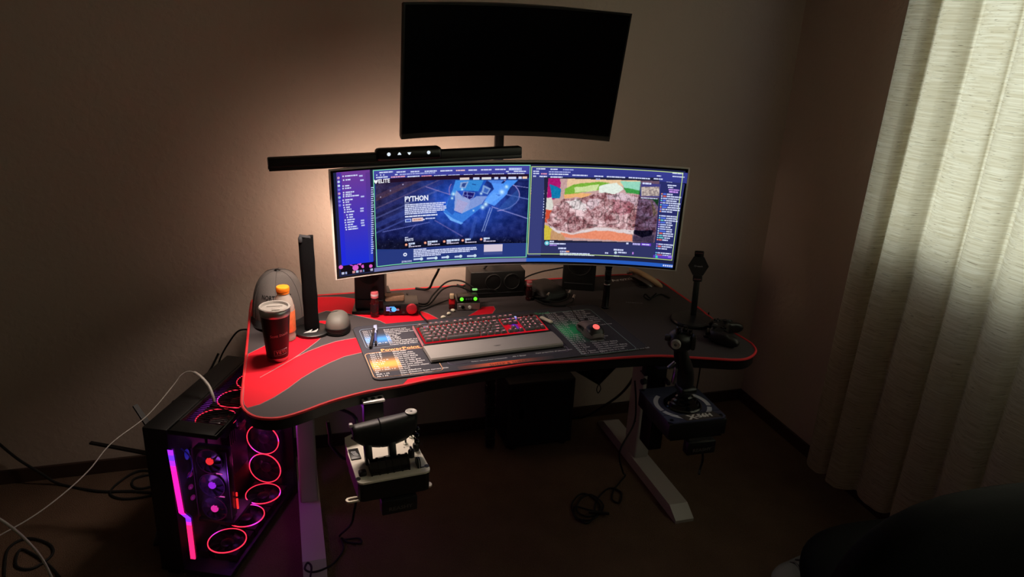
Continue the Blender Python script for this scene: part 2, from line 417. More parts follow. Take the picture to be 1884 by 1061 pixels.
b = B(); p = W(1151, 556.5, MZ+.0006); q = W(1176, 558, MZ+.0006); a = math.atan2(q.y-p.y, q.x-p.x)
b.text('TERMINUS', .0135, T(*p) @ RZ(a), bold=.01); obj('lettering', b, mat('grey_ink', (120, 120, 128), .6), dm, world=True, smooth=0)
# ------------------------------------------------------------------ printed mouse pad
PW, PH, PA = .876, .388, math.radians(3.4); PC = Vector((.6458, 2.1405, MZ)); PT = .0042
pad = thing('mouse_pad', 'large dark mouse pad printed with shortcut lists under the keyboard', 'mouse pad', PC, PA)
PM = Matrix.Translation(PC) @ RZ(PA); PMI = PM.inverted()
def PL(px, py):
    q = PMI @ W(px, py, MZ+PT); return q.x, q.y
obj('pad', B().prism(rrect(-PW/2, -PH/2, PW/2, PH/2, .022, 6), .0002, PT-.0006), mat('charcoal_pad_cloth', (58, 57, 66), .75, spec=.25, bump=.06, bscale=1800), pad)
obj('stitched_edge', B().tube([(x, y, PT/2+.0003) for x, y in rrect(-PW/2, -PH/2, PW/2, PH/2, .022, 6)], .0022, 6, 1, True), mat('charcoal_thread', (44, 44, 50), .6), pad)
ZP = PT-.0004
GR = mat_attr('printed_gradient', False)
def block(x0, y0, x1, y1, cf, nu=10, nv=10):
    b = B(); b.grid(lambda u, v: (x0+(x1-x0)*u, y0+(y1-y0)*v, ZP-.0001), nu, nv, colf=cf); obj('printed_block', b, GR, pad, smooth=0)
def mixc(a, c, t): t = max(0, min(1, t)); return tuple(a[i]+(c[i]-a[i])*t for i in range(3))
PADC = (58, 57, 66)
def hump(v, c=.45, w=.30): return math.exp(-((v-c)/w)**2*1.6)
def lines(px0, px1, rows, col=INK, k=.62, sq=.92):
    x0, y0 = PL(*px0); x1, y1 = PL(*px1); n = len(rows); b = B(); dy = (y1-y0)/(n-1)
    for i, t in enumerate(rows):
        if t: b.text(t, abs(dy)*k*1.35, T(x0+(x1-x0)*i/(n-1), y0+dy*i, ZP+.0002), bold=.012, sq=sq)
    obj('printed_text', b, col, pad, smooth=0)['kind'] = 'stuff'
def border(x0, y0, x1, y1, col, r=.014):
    obj('printed_border', B().tube([(x, y, ZP-.0002) for x, y in rrect(x0, y0, x1, y1, r, 5)], .0011, 4, 1, True), col, pad)
xa, ya = PL(664.5, 607); xb, yb = PL(675, 641)
WB0 = (min(xa, xb), yb); border(WB0[0], yb, WB0[0]+.30, ya+.004, mat('blue_grey_ink', (128, 146, 170), .6))
x0, y1 = PL(669, 611); x1, y0 = PL(711.5, 634)
block(WB0[0]+.006, y0, WB0[0]+.085, y1, lambda u, v: mixc(PADC, (70, 140, 225), hump(v, .42)*1.05))
lines((706, 607.5), (717.5, 634.5), ['Bold selected text', 'Italicize selected text', 'Underline selected text', 'Center align', 'Left align', 'Right align', 'Justify text', 'Increase paragraph indent', 'Decrease paragraph indent', 'Create hanging indent'])
lines((667, 610.5), (677, 637), ['Ctrl + B', 'Ctrl + I', 'Ctrl + U', 'Ctrl + E', 'Ctrl + L', 'Ctrl + R', 'Ctrl + J', 'Ctrl + M', 'Ctrl + Shift + M', 'Ctrl + T'])
OR = mat('orange_ink', (240, 170, 105), .6)
x0, y0 = PL(701, 646); b = B(); b.text('PowerPoint', .0225, T(x0, y0, ZP+.0002), bold=.02, sq=1.12); obj('printed_text', b, OR, pad, smooth=0)
xa, ya = PL(676.5, 650); xb, yb = PL(689, 695.5); xc, _ = PL(817, 681)
border(min(xa, xb), yb, xc, ya, mat('orange_line_ink', (235, 170, 125), .6))
x0, y1 = PL(684, 652); x1, y0 = PL(730, 681); x0 = min(xa, xb)+.006
block(x0, y0, x0+.085, y1, lambda u, v: mixc(PADC, (250, 165, 85), hump(v, .40, .33)*1.1))
lines((722.5, 647.5), (739, 690.5), ['New slide', 'Duplicate slide', 'Insert hyperlink', 'Open font dialog', 'Insert text box', 'Show or hide grid', 'Show or hide guides', 'Select next object', 'Select previous object', 'Set font', 'Start slideshow', 'Start slideshow from current slide', 'Enter Presenter View'])
lines((680, 651.5), (694, 693.5), ['Ctrl + M', 'Ctrl + D', 'Ctrl + K', 'Ctrl + T', 'Alt + N + X', 'Shift + F9', 'Alt + F9', 'Tab', 'Shift + Tab', 'Ctrl + Shift + F', 'F5', 'Shift + F5', 'Alt + F5'])
x0, y0 = PL(985, 578.5); b = B(); b.text('Excel', .0235, T(x0, y0, ZP+.0002), bold=.02, sq=1.1); obj('printed_text', b, mat('green_ink', (60, 170, 120), .6), pad, smooth=0)
xr, yb = PL(1173, 642); xl, _ = PL(1070, 655); _, yt = PL(1090, 567.5); xl = PL(1024, 604)[0]
border(xl, yb, xr, yt, mat('green_grey_ink', (120, 150, 150), .6))
x0, y1 = PL(1005, 582); x1, y0 = PL(1062, 632)
block(xl+.004, y0, xl+.10, y1, lambda u, v: mixc(PADC, (48, 190, 120), hump(v, .42, .33)*1.1))
lines((1004, 578.5), (1069.5, 651.5), ['Ctrl + N', 'Ctrl + O', 'Ctrl + Space', 'Shift + Space', 'Ctrl + Shift + L', 'Ctrl + Home', 'Ctrl + End', 'Ctrl + Shift + U', 'Ctrl + F3', 'Shift + F3', 'Ctrl + 1', 'Ctrl + D', 'Ctrl + R', 'Ctrl + Page Up', 'Alt + Page Down', 'Ctrl + Alt + F5', 'Alt + H + A', 'Alt + H + B', 'Alt + F11', 'Alt + F12', 'Alt + Enter', 'Alt + =', 'Shift + Space', 'Shift + Arrow Key'])
lines((1036, 575), (1108, 650), ['Insert table or list', 'Insert note in cell', 'Select entire column', 'Show active cell', 'Apply general format', 'Apply currency format', 'Apply percentage format', 'Apply number format', 'Apply time format', 'Insert current date and time', 'Edit active cell', 'Select entire row', 'Toggle autofilter', 'Insert function', 'Next sheet', 'Find and replace', 'Create chart', 'Hide rows', 'Open macro dialog', 'Open VBA editor', 'Open cell format dialog', 'Automatic summation', 'Wrap text in a cell', 'Expand the selected area by one cell'])
x1, yb = PL(1049, 645); _, yt = PL(1010, 607); x0 = PL(830, 676)[0]
border(x0, yb, x1, yt, mat('mauve_ink', (120, 105, 140), .6))
x0, y0 = PL(986, 650.5); b = B(); b.text('View properties of selected item', .0098, T(x0, y0, ZP+.0002), bold=.012, sq=.95)
x0, y0 = PL(943.5, 656.5); b.text('Alt + Enter', .0098, T(x0, y0, ZP+.0002), bold=.012)
x0, y0 = PL(868, 666); b.text('Delete selected item permanently', .0092, T(x0, y0, ZP+.0002), bold=.012, sq=.9)
x0, y0 = PL(1026, 640); b.text('Alt + F4', .0098, T(x0, y0, ZP+.0002), bold=.012)
obj('printed_text', b, INK, pad, smooth=0)['kind'] = 'stuff'
x0, y0 = PL(845, 680); x1, y1 = PL(1015, 652.5); y1 = y0+.022
block(x0, y0-.001, x1, y1, lambda u, v: mixc(PADC, (228, 96, 62), math.exp(-((u-.46)/.30)**2)*1.1), 24, 2)
x0, y0 = PL(902, 673); b = B(); b.text('SHEEP & SHEEP', .0185, T(x0, y0, ZP+.0003), sq=1.0); obj('printed_text', b, mat('dark_ink', (70, 32, 28), .6), pad, smooth=0)
# ------------------------------------------------------------------ monitors
def pose(c, yaw, tilt, roll):
    return Matrix.Translation(c) @ RZ(yaw) @ RX(tilt) @ RY(roll)
def curve_pt(M_, rad, a, z, back=0.):            # a = arc length from the middle, back = depth behind the screen face
    th = a/rad; r = rad+back
    return M_ @ Vector((r*math.sin(th), r*math.cos(th)-rad, z))
def slab(b, M_, rad, W2, H2, d0, d1, nu=28, bulge=0, z0=None, z1=None):
    z0 = -H2 if z0 is None else z0; z1 = H2 if z1 is None else z1; vs = []; fs = []
    for i in range(nu+1):
        a = -W2+2*W2*i/nu; dd = d1+bulge*(1-(abs(a)/W2)**2)
        for z, d in ((z0, d0), (z1, d0), (z1*.97 if bulge else z1, dd), (z0*.97 if bulge else z0, dd)): vs.append(curve_pt(M_, rad, a, z, d))
    for i in range(nu):
        for k in range(4): p, q = i*4+k, i*4+(k+1) % 4; fs.append((p, q, q+4, p+4))
    fs += [(3, 2, 1, 0), (nu*4, nu*4+1, nu*4+2, nu*4+3)]
    b.raw(vs, fs); bmesh.ops.recalc_face_normals(b.bm, faces=b.bm.faces); return b
I4 = Matrix.Identity(4)
UWM = pose((.726, 2.348, 1.068), -.136, .058, -.019); UR, UW2, UH2 = 1.74, .5796, .1787
uw = bpy.data.objects.new('ultrawide_monitor', None); COL.objects.link(uw); uw.matrix_world = UWM; uw.empty_display_size = .05
tag(uw, 'lit ultrawide curved monitor with white rim showing two browser windows', 'monitor')
UMI = UWM.inverted()
obj('back_shell', slab(B(), I4, UR, UW2, UH2, .006, .016, bulge=.035), mat('white_shell', (225, 224, 222), .35), uw)
b = B()
b.tube([curve_pt(I4, UR, -UW2+2*UW2*i/28, UH2, .004) for i in range(29)]+[curve_pt(I4, UR, UW2, UH2-2*UH2*i/8, .004) for i in range(1, 9)]+[curve_pt(I4, UR, UW2-2*UW2*i/28, -UH2, .004) for i in range(1, 29)]+[curve_pt(I4, UR, -UW2, -UH2+2*UH2*i/8, .004) for i in range(1, 8)], .0042, 6, 1, True)
obj('rim', b, mat('white_rim', (222, 218, 210), .4), uw)
obj('bezel', slab(B(), I4, UR, UW2-.002, UH2-.002, .0, .006), mat('black_bezel', (6, 6, 7), .25), uw, smooth=20)
b = B(); rl = [curve_pt(I4, UR, -.56+.60*i/12, -.04, .0525) for i in range(13)]
b.raw([p+Vector((0, 0, dz)) for p in rl for dz in (-.012, .012)], [(2*i, 2*i+1, 2*i+3, 2*i+2) for i in range(12)]); obj('rear_light', b, emi('warm_rear_led', (255, 205, 165), 4.0), uw)
rla = bpy.data.lights.new('monitor_rear_leds', 'AREA'); rla.shape = 'RECTANGLE'; rla.size = .60; rla.size_y = .03; rla.energy = 3.9; rla.spread = math.radians(160); rla.color = (1.0, .73, .56)
rlo = bpy.data.objects.new('monitor_rear_leds', rla); COL.objects.link(rlo); rlo.parent = uw; rlo.location = (-.27, .062, -.04); rlo.rotation_euler = (PI/2-.28, 0, 0)   # light ring on the monitor's back, facing the wall
BZ = .010
SW2, SH2 = UW2-BZ, UH2-.008
obj('screen', slab(B(), I4, UR, SW2, SH2, -.0006, .0), mat('screen_panel', (4, 4, 6), .2, emit=(30, 34, 66), es=1), uw, smooth=20)
def SCR(px, py):                                  # where the sight line meets the curved screen: (arc, height)
    o = UMI @ CAM; d = (UMI.to_3x3() @ ray(px, py)); o = o+Vector((0, UR, 0))
    A_ = d.x*d.x+d.y*d.y; B_ = 2*(o.x*d.x+o.y*d.y); C_ = o.x*o.x+o.y*o.y-UR*UR
    t = (-B_+math.sqrt(max(0, B_*B_-4*A_*C_)))/(2*A_); p = o+d*t
    return UR*math.atan2(p.x, p.y), p.z
LAY = [0]
SCM = mat_attr('screen_picture', True, 1.0)
def spt(a, z, lift): return curve_pt(I4, UR, a, z, -lift)
class Scr:
    """flat areas, pictures and lettering shown on the screen"""
    def __init__(s, name, lift): s.b = B(); s.name = name; s.l = lift
    def rect(s, a0, z0, a1, z1, col, col2=None, dl=0):
        n = max(1, int(abs(a1-a0)/.04))
        cf = (lambda u, v: col) if col2 is None else (lambda u, v: mixc(col, col2, v))
        s.b.grid(lambda u, v: spt(a0+(a1-a0)*u, z0+(z1-z0)*v, s.l+dl), n, 1 if col2 is None else 8, colf=cf); return s
    def px(s, x0, y0, x1, y1, col, col2=None, dl=0):     # corners read off the picture: upper left, lower right
        a0, z1 = SCR(x0, y0); a1, z0 = SCR(x1, y1)
        return s.rect(a0, z0, a1, z1, col if col2 is None else col2, None if col2 is None else col, dl)
    def frame(s, x0, y0, x1, y1, col, t=.0022):
        a0, z1 = SCR(x0, y0); a1, z0 = SCR(x1, y1)
        s.rect(a0, z0, a1, z0+t, col); s.rect(a0, z1-t, a1, z1, col); s.rect(a0, z0, a0+t, z1, col); s.rect(a1-t, z0, a1, z1, col); return s
    def bar(s, a, z, w, h, col, dl=0): return s.rect(a, z-h/2, a+w, z+h/2, col, None, dl)
    def words(s, a, z, w, h, col, dl=0):                   # a run of small words too small to read: short strokes of word length
        x = a
        while x < a+w-.002:
            q = min(random.choice((.006, .009, .013, .016)), a+w-x); s.bar(x, z, q-.0012, h, col, dl); x += q
        return s
    def disc(s, x, y, r, col, n=10, dl=0):
        a, z = SCR(x, y)
        s.b.raw([spt(a+r*math.cos(2*PI*k/n), z+r*math.sin(2*PI*k/n), s.l+dl) for k in range(n)], [tuple(range(n))], col=col); return s
    def text(s, t, x, y, size, col, sq=1., bold=.01, dl=.0003):
        a, z = SCR(x, y); s.b.text(t, size, None, col, fn=lambda u, v: spt(a+u*sq, z+v, s.l+dl), bold=bold, sq=1); return s
    def image(s, x0, y0, x1, y1, arr):
        h, w_ = arr.shape[:2]; bm = s.b.bm
        if s.b.cl is None: s.b.cl = bm.loops.layers.float_color.new('Col')
        cl = s.b.cl; A_ = (arr/255.0); A_ = np.where(A_ <= .04045, A_/12.92, ((A_+.055)/1.055)**2.4)
        vs = []
        for j in range(h+1):
            row = []
            for i in range(w_+1):
                a, z = SCR(x0+(x1-x0)*i/w_, y0+(y1-y0)*j/h); row.append(bm.verts.new(spt(a, z, s.l)))
            vs.append(row)
        for j in range(h):
            for i in range(w_):
                f = bm.faces.new((vs[j][i], vs[j+1][i], vs[j+1][i+1], vs[j][i+1])); c = (*[float(q) for q in A_[j, i]], 1)
                for l in f.loops: l[cl] = c
        return s
    def done(s):
        o = obj(s.name, s.b, SCM, uw, smooth=0); o['kind'] = 'stuff'; return o
def vnoise(w_, h_, sc, seed):
    rs = np.random.RandomState(seed); gw, gh = int(w_/sc)+3, int(h_/sc)+3; g = rs.rand(gh, gw)
    y, x = np.mgrid[0:h_, 0:w_].astype(float); x /= sc; y /= sc; xi, yi = x.astype(int), y.astype(int); fx, fy = x-xi, y-yi
    fx = fx*fx*(3-2*fx); fy = fy*fy*(3-2*fy)
    return (g[yi, xi]*(1-fx)+g[yi, xi+1]*fx)*(1-fy)+(g[yi+1, xi]*(1-fx)+g[yi+1, xi+1]*fx)*fy
def pmask(X, Y, poly):
    ins_ = np.zeros(X.shape, bool); n = len(poly)
    for i in range(n):
        x0, y0 = poly[i]; x1, y1 = poly[(i+1) % n]
        if y0 == y1: continue
        c = ((Y < y0) != (Y < y1)) & (X < (x1-x0)*(Y-y0)/(y1-y0)+x0); ins_ ^= c
    return ins_
def seg_mask(X, Y, p, q, w_):
    px, py = p; dx, dy = q[0]-px, q[1]-py; L = dx*dx+dy*dy; t = np.clip(((X-px)*dx+(Y-py)*dy)/L, 0, 1)
    return np.hypot(X-px-t*dx, Y-py-t*dy) < w_
def blur(A, n=1):
    for _ in range(n):
        P_ = np.pad(A, ((1, 1), (1, 1), (0, 0)), 'edge')
        A = (P_[:-2, 1:-1]+P_[2:, 1:-1]+P_[1:-1, :-2]+P_[1:-1, 2:]+2*A)/6
    return A
def ship_picture():                                # blue space ship over a landing deck: (x, y) in picture pixels
    X0, Y0, X1, Y1 = 691, 331, 972, 458; s = .75
    w_, h_ = int((X1-X0)/s), int((Y1-Y0)/s); y, x = np.mgrid[0:h_, 0:w_]; X = X0+(x+.5)*s; Y = Y0+(y+.5)*s
    A = np.zeros((h_, w_, 3)); n1 = vnoise(w_, h_, 9, 3); n2 = vnoise(w_, h_, 2.2, 4)
    g = np.exp(-(((X-850)/85)**2+((Y-375)/48)**2)); l = np.clip((X0+120-X)/120, 0, 1)*np.clip((430-Y)/90, 0, 1)
    A[...] = np.array((22, 28, 82)); A += g[..., None]*np.array((20, 62, 128)); A += l[..., None]*np.array((26, 8, -18))
    A += ((n1-.5)[..., None])*np.array((24, 26, 40))
    st = (X-691)*.45+(Y-331)                        # deck stripes running up to the right
    for c, wd, col in ((30, 2.5, (88, 60, 80)), (36, 3, (96, 62, 70)), (52, 1.2, (110, 90, 130)), (58, 4, (44, 50, 120)), (70, 1.5, (96, 104, 170)), (84, 5, (52, 68, 150)), (97, 1.5, (80, 96, 180))):
        m = (np.abs(st-c-0) < wd) & (X < 850-(c*.6)); A[m] = A[m]*.45+np.array(col)*.55
    dk = np.clip((Y-432)/16, 0, 1)*np.clip(1-np.abs(X-860)/420, 0, 1); A = A*(1-dk[..., None]*.78)
    def P(pts, col, k=1.):
        q = [(830+a/10.61, 300+c/10.61) for a, c in pts]; m = pmask(X, Y, q); A[m] = A[m]*(1-k)+np.array(col)*k
    def Ln(p, q, w_, col, k=.8):
        m = seg_mask(X, Y, p, q, w_); A[m] = A[m]*(1-k)+np.array(col)*k
    Ln((783, 343), (832, 359), .8, (150, 130, 190)); Ln((940, 340), (972, 345), .7, (150, 150, 210)); Ln((930, 357), (972, 366), .8, (120, 140, 210)); Ln((905, 380), (972, 402), .9, (150, 150, 215))
    Ln((800, 405), (850, 434), .9, (110, 100, 170)); Ln((750, 428), (765, 412), .7, (90, 90, 160)); Ln((704, 426), (790, 408), .7, (110, 120, 200)); Ln((875, 400), (866, 436), 3, (60, 90, 180), .5); Ln((905, 382), (890, 425), .6, (170, 190, 240)); Ln((901, 382), (886, 425), .6, (170, 190, 240))
    for t in range(60):
        a = -1.25+t/60*2.6; Ln((903+52*math.cos(a), 358+30*math.sin(a)), (903+52*math.cos(a+.045), 358+30*math.sin(a+.045)), .8, (165, 150, 215))
        a = 2.4+t/60*1.5; Ln((840+14*math.cos(a), 350+17*math.sin(a)), (840+14*math.cos(a+.027), 350+17*math.sin(a+.027)), .7, (150, 120, 180))
    P([(900, 900), (1290, 500), (1330, 700), (1150, 900)], (50, 90, 170), .6)
    P([(-40, 640), (-160, 940), (60, 1130), (220, 1150), (620, 830), (560, 780), (180, 985), (40, 940)], (56, 122, 218))
    P([(-160, 940), (40, 1080), (230, 1160), (190, 1190), (-20, 1110)], (110, 170, 245))
    P([(-40, 640), (40, 560), (100, 900), (20, 1010), (-110, 900)], (40, 92, 190))
    P([(-20, 620), (20, 530), (80, 330), (200, 310), (350, 310), (250, 530), (100, 540), (75, 600)], (62, 138, 226))
    P([(350, 310), (700, 310), (540, 545), (250, 530)], (52, 136, 214)); P([(400, 400), (480, 415), (478, 425), (400, 410)], (20, 50, 120))
    P([(640, 310), (700, 310), (560, 560), (530, 540)], (30, 84, 190))
    P([(180, 370), (340, 352), (272, 485), (158, 475)], (140, 168, 216)); P([(215, 390), (300, 380), (255, 465), (195, 455)], (46, 70, 140))
    P([(700, 330), (1050, 310), (960, 400), (780, 390)], (74, 130, 226)); P([(680, 350), (740, 380), (690, 400)], (24, 40, 110))
    P([(780, 385), (1020, 395), (1100, 560), (1085, 600), (840, 830), (640, 750), (700, 640), (830, 500)], (84, 150, 248))
    P([(640, 745), (760, 785), (1000, 625), (830, 560)], (98, 164, 252)); P([(860, 600), (970, 615), (930, 640)], (60, 110, 210))
    P([(1005, 405), (1080, 320), (1320, 310), (1150, 470), (1095, 555)], (66, 142, 240))
    P([(620, 420), (770, 492), (705, 605), (585, 560)], (126, 160, 214)); P([(650, 470), (735, 515), (690, 580), (625, 550)], (60, 100, 186))
    P([(95, 530), (220, 650), (370, 720), (490, 640), (700, 640), (590, 790), (200, 978), (55, 920), (72, 600)], (148, 166, 220))
    P([(120, 700), (330, 770), (200, 970), (58, 910)], (166, 164, 212)); P([(370, 720), (490, 640), (700, 640), (590, 790), (330, 900)], (128, 152, 216))
    P([(240, 545), (465, 572), (430, 668), (360, 718), (212, 640)], (150, 160, 210)); P([(255, 555), (450, 580), (420, 660), (358, 702), (226, 634)], (24, 22, 104))
    P([(300, 560), (318, 562), (322, 690), (306, 684)], (120, 130, 200)); P([(240, 610), (430, 640), (428, 652), (238, 622)], (110, 120, 196))
    for a, c, r in ((1075, 458, 3.2), (985, 560, 4.2), (670, 797, 4), (610, 860, 3.5), (40, 600, 3.2), (15, 680, 2.2), (580, 590, 2.4), (210, 508, 2.), (430, 920, 1.6)):
        d = np.hypot(X-830-a/10.61, Y-300-c/10.61); k = np.exp(-(d/r)**2)[..., None]; A = A*(1-k)+np.array((205, 240, 255))*k
    rs = np.random.RandomState(5); sp = (rs.rand(h_, w_) < .022)*np.clip((Y-425)/18, 0, 1); A += sp[..., None]*rs.rand(h_, w_, 1)*150
    for px_, py_ in ((741, 339), (718, 350), (700, 362)): A[np.hypot(X-px_, Y-py_) < 1.1] = (190, 190, 230)
    A = blur(A); A += (n2-.5)[..., None]*12
    return (X0, Y0, X1, Y1), np.clip(A, 0, 255)
def burger_picture():
    X0, Y0, X1, Y1 = 1001, 326, 1213, 446; s = .75
    w_, h_ = int((X1-X0)/s), int((Y1-Y0)/s); y, x = np.mgrid[0:h_, 0:w_]; X = X0+(x+.5)*s; Y = Y0+(y+.5)*s
    n1 = vnoise(w_, h_, 13, 11); n2 = vnoise(w_, h_, 6.5, 12); n3 = vnoise(w_, h_, 2.6, 13); nn = .35*n1+.4*n2+.25*n3
    def xy(pts): return [(930+a/4.422, 290+c/4.422) for a, c in pts]
    A = np.zeros((h_, w_, 3)); A[...] = (196, 160, 158)
    def P(pts, col, k=1., e=2.):
        q = xy(pts); m = pmask(X+(n2-.5)*e, Y+(n1-.5)*e, q); c = np.array(col) if not callable(col) else col(m)
        A[m] = A[m]*(1-k)+c*k; return m
    P([(340, 160), (445, 160), (445, 300), (400, 340), (340, 330)], (170, 24, 110)); P([(360, 210), (450, 250), (440, 330), (380, 330)], (16, 120, 170))
    P([(310, 330), (380, 320), (400, 470), (330, 520)], (215, 214, 205)); P([(330, 420), (400, 430), (370, 540), (320, 520)], (205, 80, 56)); P([(300, 540), (380, 560), (370, 670), (300, 660)], (206, 186, 66)); P([(370, 590), (480, 600), (480, 670), (360, 670)], (196, 150, 110))
    P([(500, 170), (560, 150), (1100, 175), (1100, 260), (960, 230), (700, 200), (500, 260)], (232, 196, 156))
    P([(480, 250), (560, 215), (760, 195), (880, 215), (760, 260), (560, 290), (480, 300)], (120, 176, 60)); P([(560, 240), (760, 215), (740, 270), (560, 280)], (206, 224, 160)); P([(930, 190), (1100, 190), (1095, 300), (980, 270)], (150, 214, 190)); P([(960, 240), (1090, 270), (1090, 300), (980, 285)], (60, 150, 70))
    P([(760, 230), (900, 200), (960, 250), (900, 300), (760, 290)], (226, 236, 226)); P([(470, 300), (560, 285), (700, 290), (640, 330), (560, 320), (480, 330)], (236, 176, 116))
    m = P([(370, 420), (470, 330), (620, 320), (800, 280), (1080, 310), (1240, 380), (1225, 480), (1215, 600), (1120, 630), (1030, 610), (900, 560), (700, 560), (540, 600), (420, 590), (360, 560), (340, 500)], (150, 100, 104), 1, 6)
    mk = m.astype(float); n0 = vnoise(w_, h_, 24, 17); nn = nn*.75+n0*.25
    t = np.clip((nn-.30)/.40, 0, 1)[..., None]; beef = np.array((128, 74, 80))*(1-t)+np.array((240, 206, 210))*t; A[m] = beef[m]
    for pts, col in (([(500, 350), (600, 340), (660, 400), (640, 440), (560, 430), (520, 390)], (236, 232, 232)), ([(650, 370), (700, 320), (780, 330), (760, 390), (680, 420)], (228, 206, 214)), ([(800, 300), (960, 290), (1080, 330), (1060, 400), (1040, 370), (860, 340)], (216, 190, 204))):
        P(pts, col, .75, 6)
    q = pmask(X+(n2-.5)*6, Y+(n1-.5)*6, xy([(870, 350), (1010, 350), (1020, 450), (940, 480), (880, 430)])); A[q] = A[q]*.6+np.array((150, 60, 80))*.4
    P([(350, 530), (420, 590), (560, 610), (720, 560), (1040, 590), (1040, 625), (880, 600), (720, 590), (560, 620), (430, 615), (370, 575)], (226, 214, 216), .9, 4)
    P([(440, 605), (560, 625), (730, 590), (890, 600), (1036, 630), (1030, 678), (480, 645)], (232, 140, 108), 1, 2)
    P([(1080, 330), (1200, 330), (1240, 330), (1240, 400), (1190, 340)], (40, 110, 50)); P([(1180, 340), (1235, 450), (1200, 480), (1190, 400)], (230, 200, 140))
    P([(1040, 590), (1200, 590), (1190, 625), (1110, 645), (1040, 620)], (26, 24, 46)); P([(1030, 630), (1110, 645), (1210, 620), (1200, 690), (1030, 680)], (110, 96, 112))
    sh = pmask(X, Y, xy([(1100, 170), (1290, 170), (1290, 690), (1032, 690)])); A[sh] *= np.array((.55, .52, .66))
    A = blur(A, 1); rd = 1-np.abs(2*vnoise(w_, h_, 9, 31)-1); rd2 = 1-np.abs(2*vnoise(w_, h_, 5, 32)-1); A *= (1-.42*(np.clip(rd-.80, 0, .2)/.2)[..., None]*mk[..., None]); A *= (1-.25*(np.clip(rd2-.84, 0, .16)/.16)[..., None]*mk[..., None]); A += (n3-.5)[..., None]*18
    ok = pmask(X, Y, xy([(348, 165), (1290, 190), (1210, 690), (308, 665)])); A[~ok] = (34, 36, 62)
    return (X0, Y0, X1, Y1), np.clip(A, 0, 255)
PALE, DIM = (205, 212, 245), (140, 150, 210)
# chat client at the left
s = Scr('chat_window', .0012)
s.px(618.5, 317, 687, 481, (112, 60, 150), (26, 46, 214))
s.px(619, 318, 637, 486, (78, 52, 160), (24, 40, 226), dl=.0002)
s.px(672, 317, 687, 480, (96, 54, 140), (40, 60, 200), dl=.0002)
for k in range(8): s.disc(622.5+k*.35, 327+k*7.2, .0042, (190, 210, 235) if k in (1, 2) else random.choice([(120, 120, 220), (200, 150, 190), (150, 190, 220)]), 8, .0004)
rows = [(631, 324, 22), (632, 331, 9), (631, 342, 8), (631, 346.5, 11), (632, 354, 16), (632, 358, 11), (632, 361.5, 24), (631, 368, 14), (632, 372, 7), (632, 377, 10), (633, 381.5, 8), (634, 385.5, 9), (634, 390, 14), (638, 395, 8), (639, 399.5, 7), (635, 404.5, 14), (635, 409, 13), (636, 413.5, 11), (636, 418, 17), (637, 422, 18)]
for x, y, wd in rows:
    a, z = SCR(x, y); s.disc(x, y, .0026, PALE, 8, .0004); s.words(a+.006, z, wd*.0018, .0042, PALE, .0004)
for x, y in ((664, 323), (666, 331), (667, 361), (666, 383), (666, 387.5), (667, 405), (667, 409.5), (668, 414)): a, z = SCR(x, y); s.bar(a-.006, z, .011, .005, (180, 186, 235), .0004)
for y in range(345, 466, 4): a, z = SCR(682.5, y); s.bar(a, z, random.choice((.006, .008, .009)), .0035, (186, 196, 240), .0004)
s.done()
s = Scr('desktop_wallpaper', .0006)
s.rect(-SW2, -SH2, SW2, SH2, (30, 36, 70)); s.px(626.3, 487, 690, 498, (10, 6, 18), dl=.0002)
for x, y, r in ((627, 491, .007), (654, 492, .010), (668, 489.5, .006), (682, 489, .006), (662, 484.5, .005)): s.disc(x, y, r, (216, 96, 200), 12, .0004)
for p, q in (((640, 486), (652, 491)), ((655, 490), (664, 482)), ((664, 490), (660, 480))):
    a0, z0 = SCR(*p); a1, z1 = SCR(*q); s.b.raw([spt(a0, z0, .001), spt(a0, z0+.004, .001), spt(a1, z1+.004, .001), spt(a1, z1, .001)], [(0, 1, 2, 3)], col=(190, 70, 180))
for k in range(9): a, z = SCR(628.5+k*6.6, 502.8-k*.85); s.bar(a, z, .0085, .008, [(190, 196, 226), (160, 170, 210), (206, 206, 226), (214, 150, 150), (180, 196, 230), (160, 120, 160), (120, 160, 216), (190, 200, 236), (176, 176, 206)][k], .0004)
s.done()
# browser window with the ship page
s = Scr('browser_window', .0016)
X0, X1 = 686, 974
s.px(685.5, 312.5, 968.3, 472.5, (34, 54, 122)); s.px(686, 312.5, 973.5, 322.5, (72, 76, 168), (58, 62, 150), dl=.0002)
def row(y0, y1, segs, h, col=PALE, dl=.0005, words=True):
    for f0, f1, c in segs:
        x = X0+(X1-X0)*f0; a, z = SCR(x, y0+(y1-y0)*f0); a2, _ = SCR(X0+(X1-X0)*f1, y0+(y1-y0)*f1)
        (s.words if words else s.bar)(a, z, a2-a, h, c or col, dl)
row(317.5, 309.5, [(.04, .13, None), (.15, .21, None), (.24, .30, None), (.33, .41, None), (.43, .51, None), (.53, .59, (226, 190, 200)), (.61, .67, None), (.69, .76, None), (.78, .85, None), (.87, .94, None)], .0042)
row(317.5, 309.5, [(.865, .955, (150, 170, 226))], .009, dl=.0003, words=False)
row(322, 314, [(.02, .03, None), (.045, .055, None), (.065, .075, None), (.14, .16, None), (.17, .40, (160, 168, 226)), (.85, .87, None), (.90, .98, None)], .0038)
row(326.5, 318, [(.02, .10, None), (.115, .21, (226, 160, 180)), (.22, .30, None), (.31, .38, (226, 150, 170)), (.39, .47, None), (.48, .56, None), (.58, .64, None), (.65, .74, None), (.76, .84, None), (.86, .97, None)], .0042)
a0, zt_ = SCR(687, 331); a1, _ = SCR(973, 322.5)
s.rect(a0, zt_-.012, a1, zt_+.0015, (34, 16, 40), dl=.0006)
row(331.8, 326.0, [(.555, .615, (226, 206, 200)), (.64, .68, None), (.695, .755, (226, 226, 232)), (.775, .80, None), (.815, .85, None), (.865, .915, None), (.93, .95, None), (.955, .985, (236, 200, 176))], .0075, dl=.0008, words=False)
s.done()
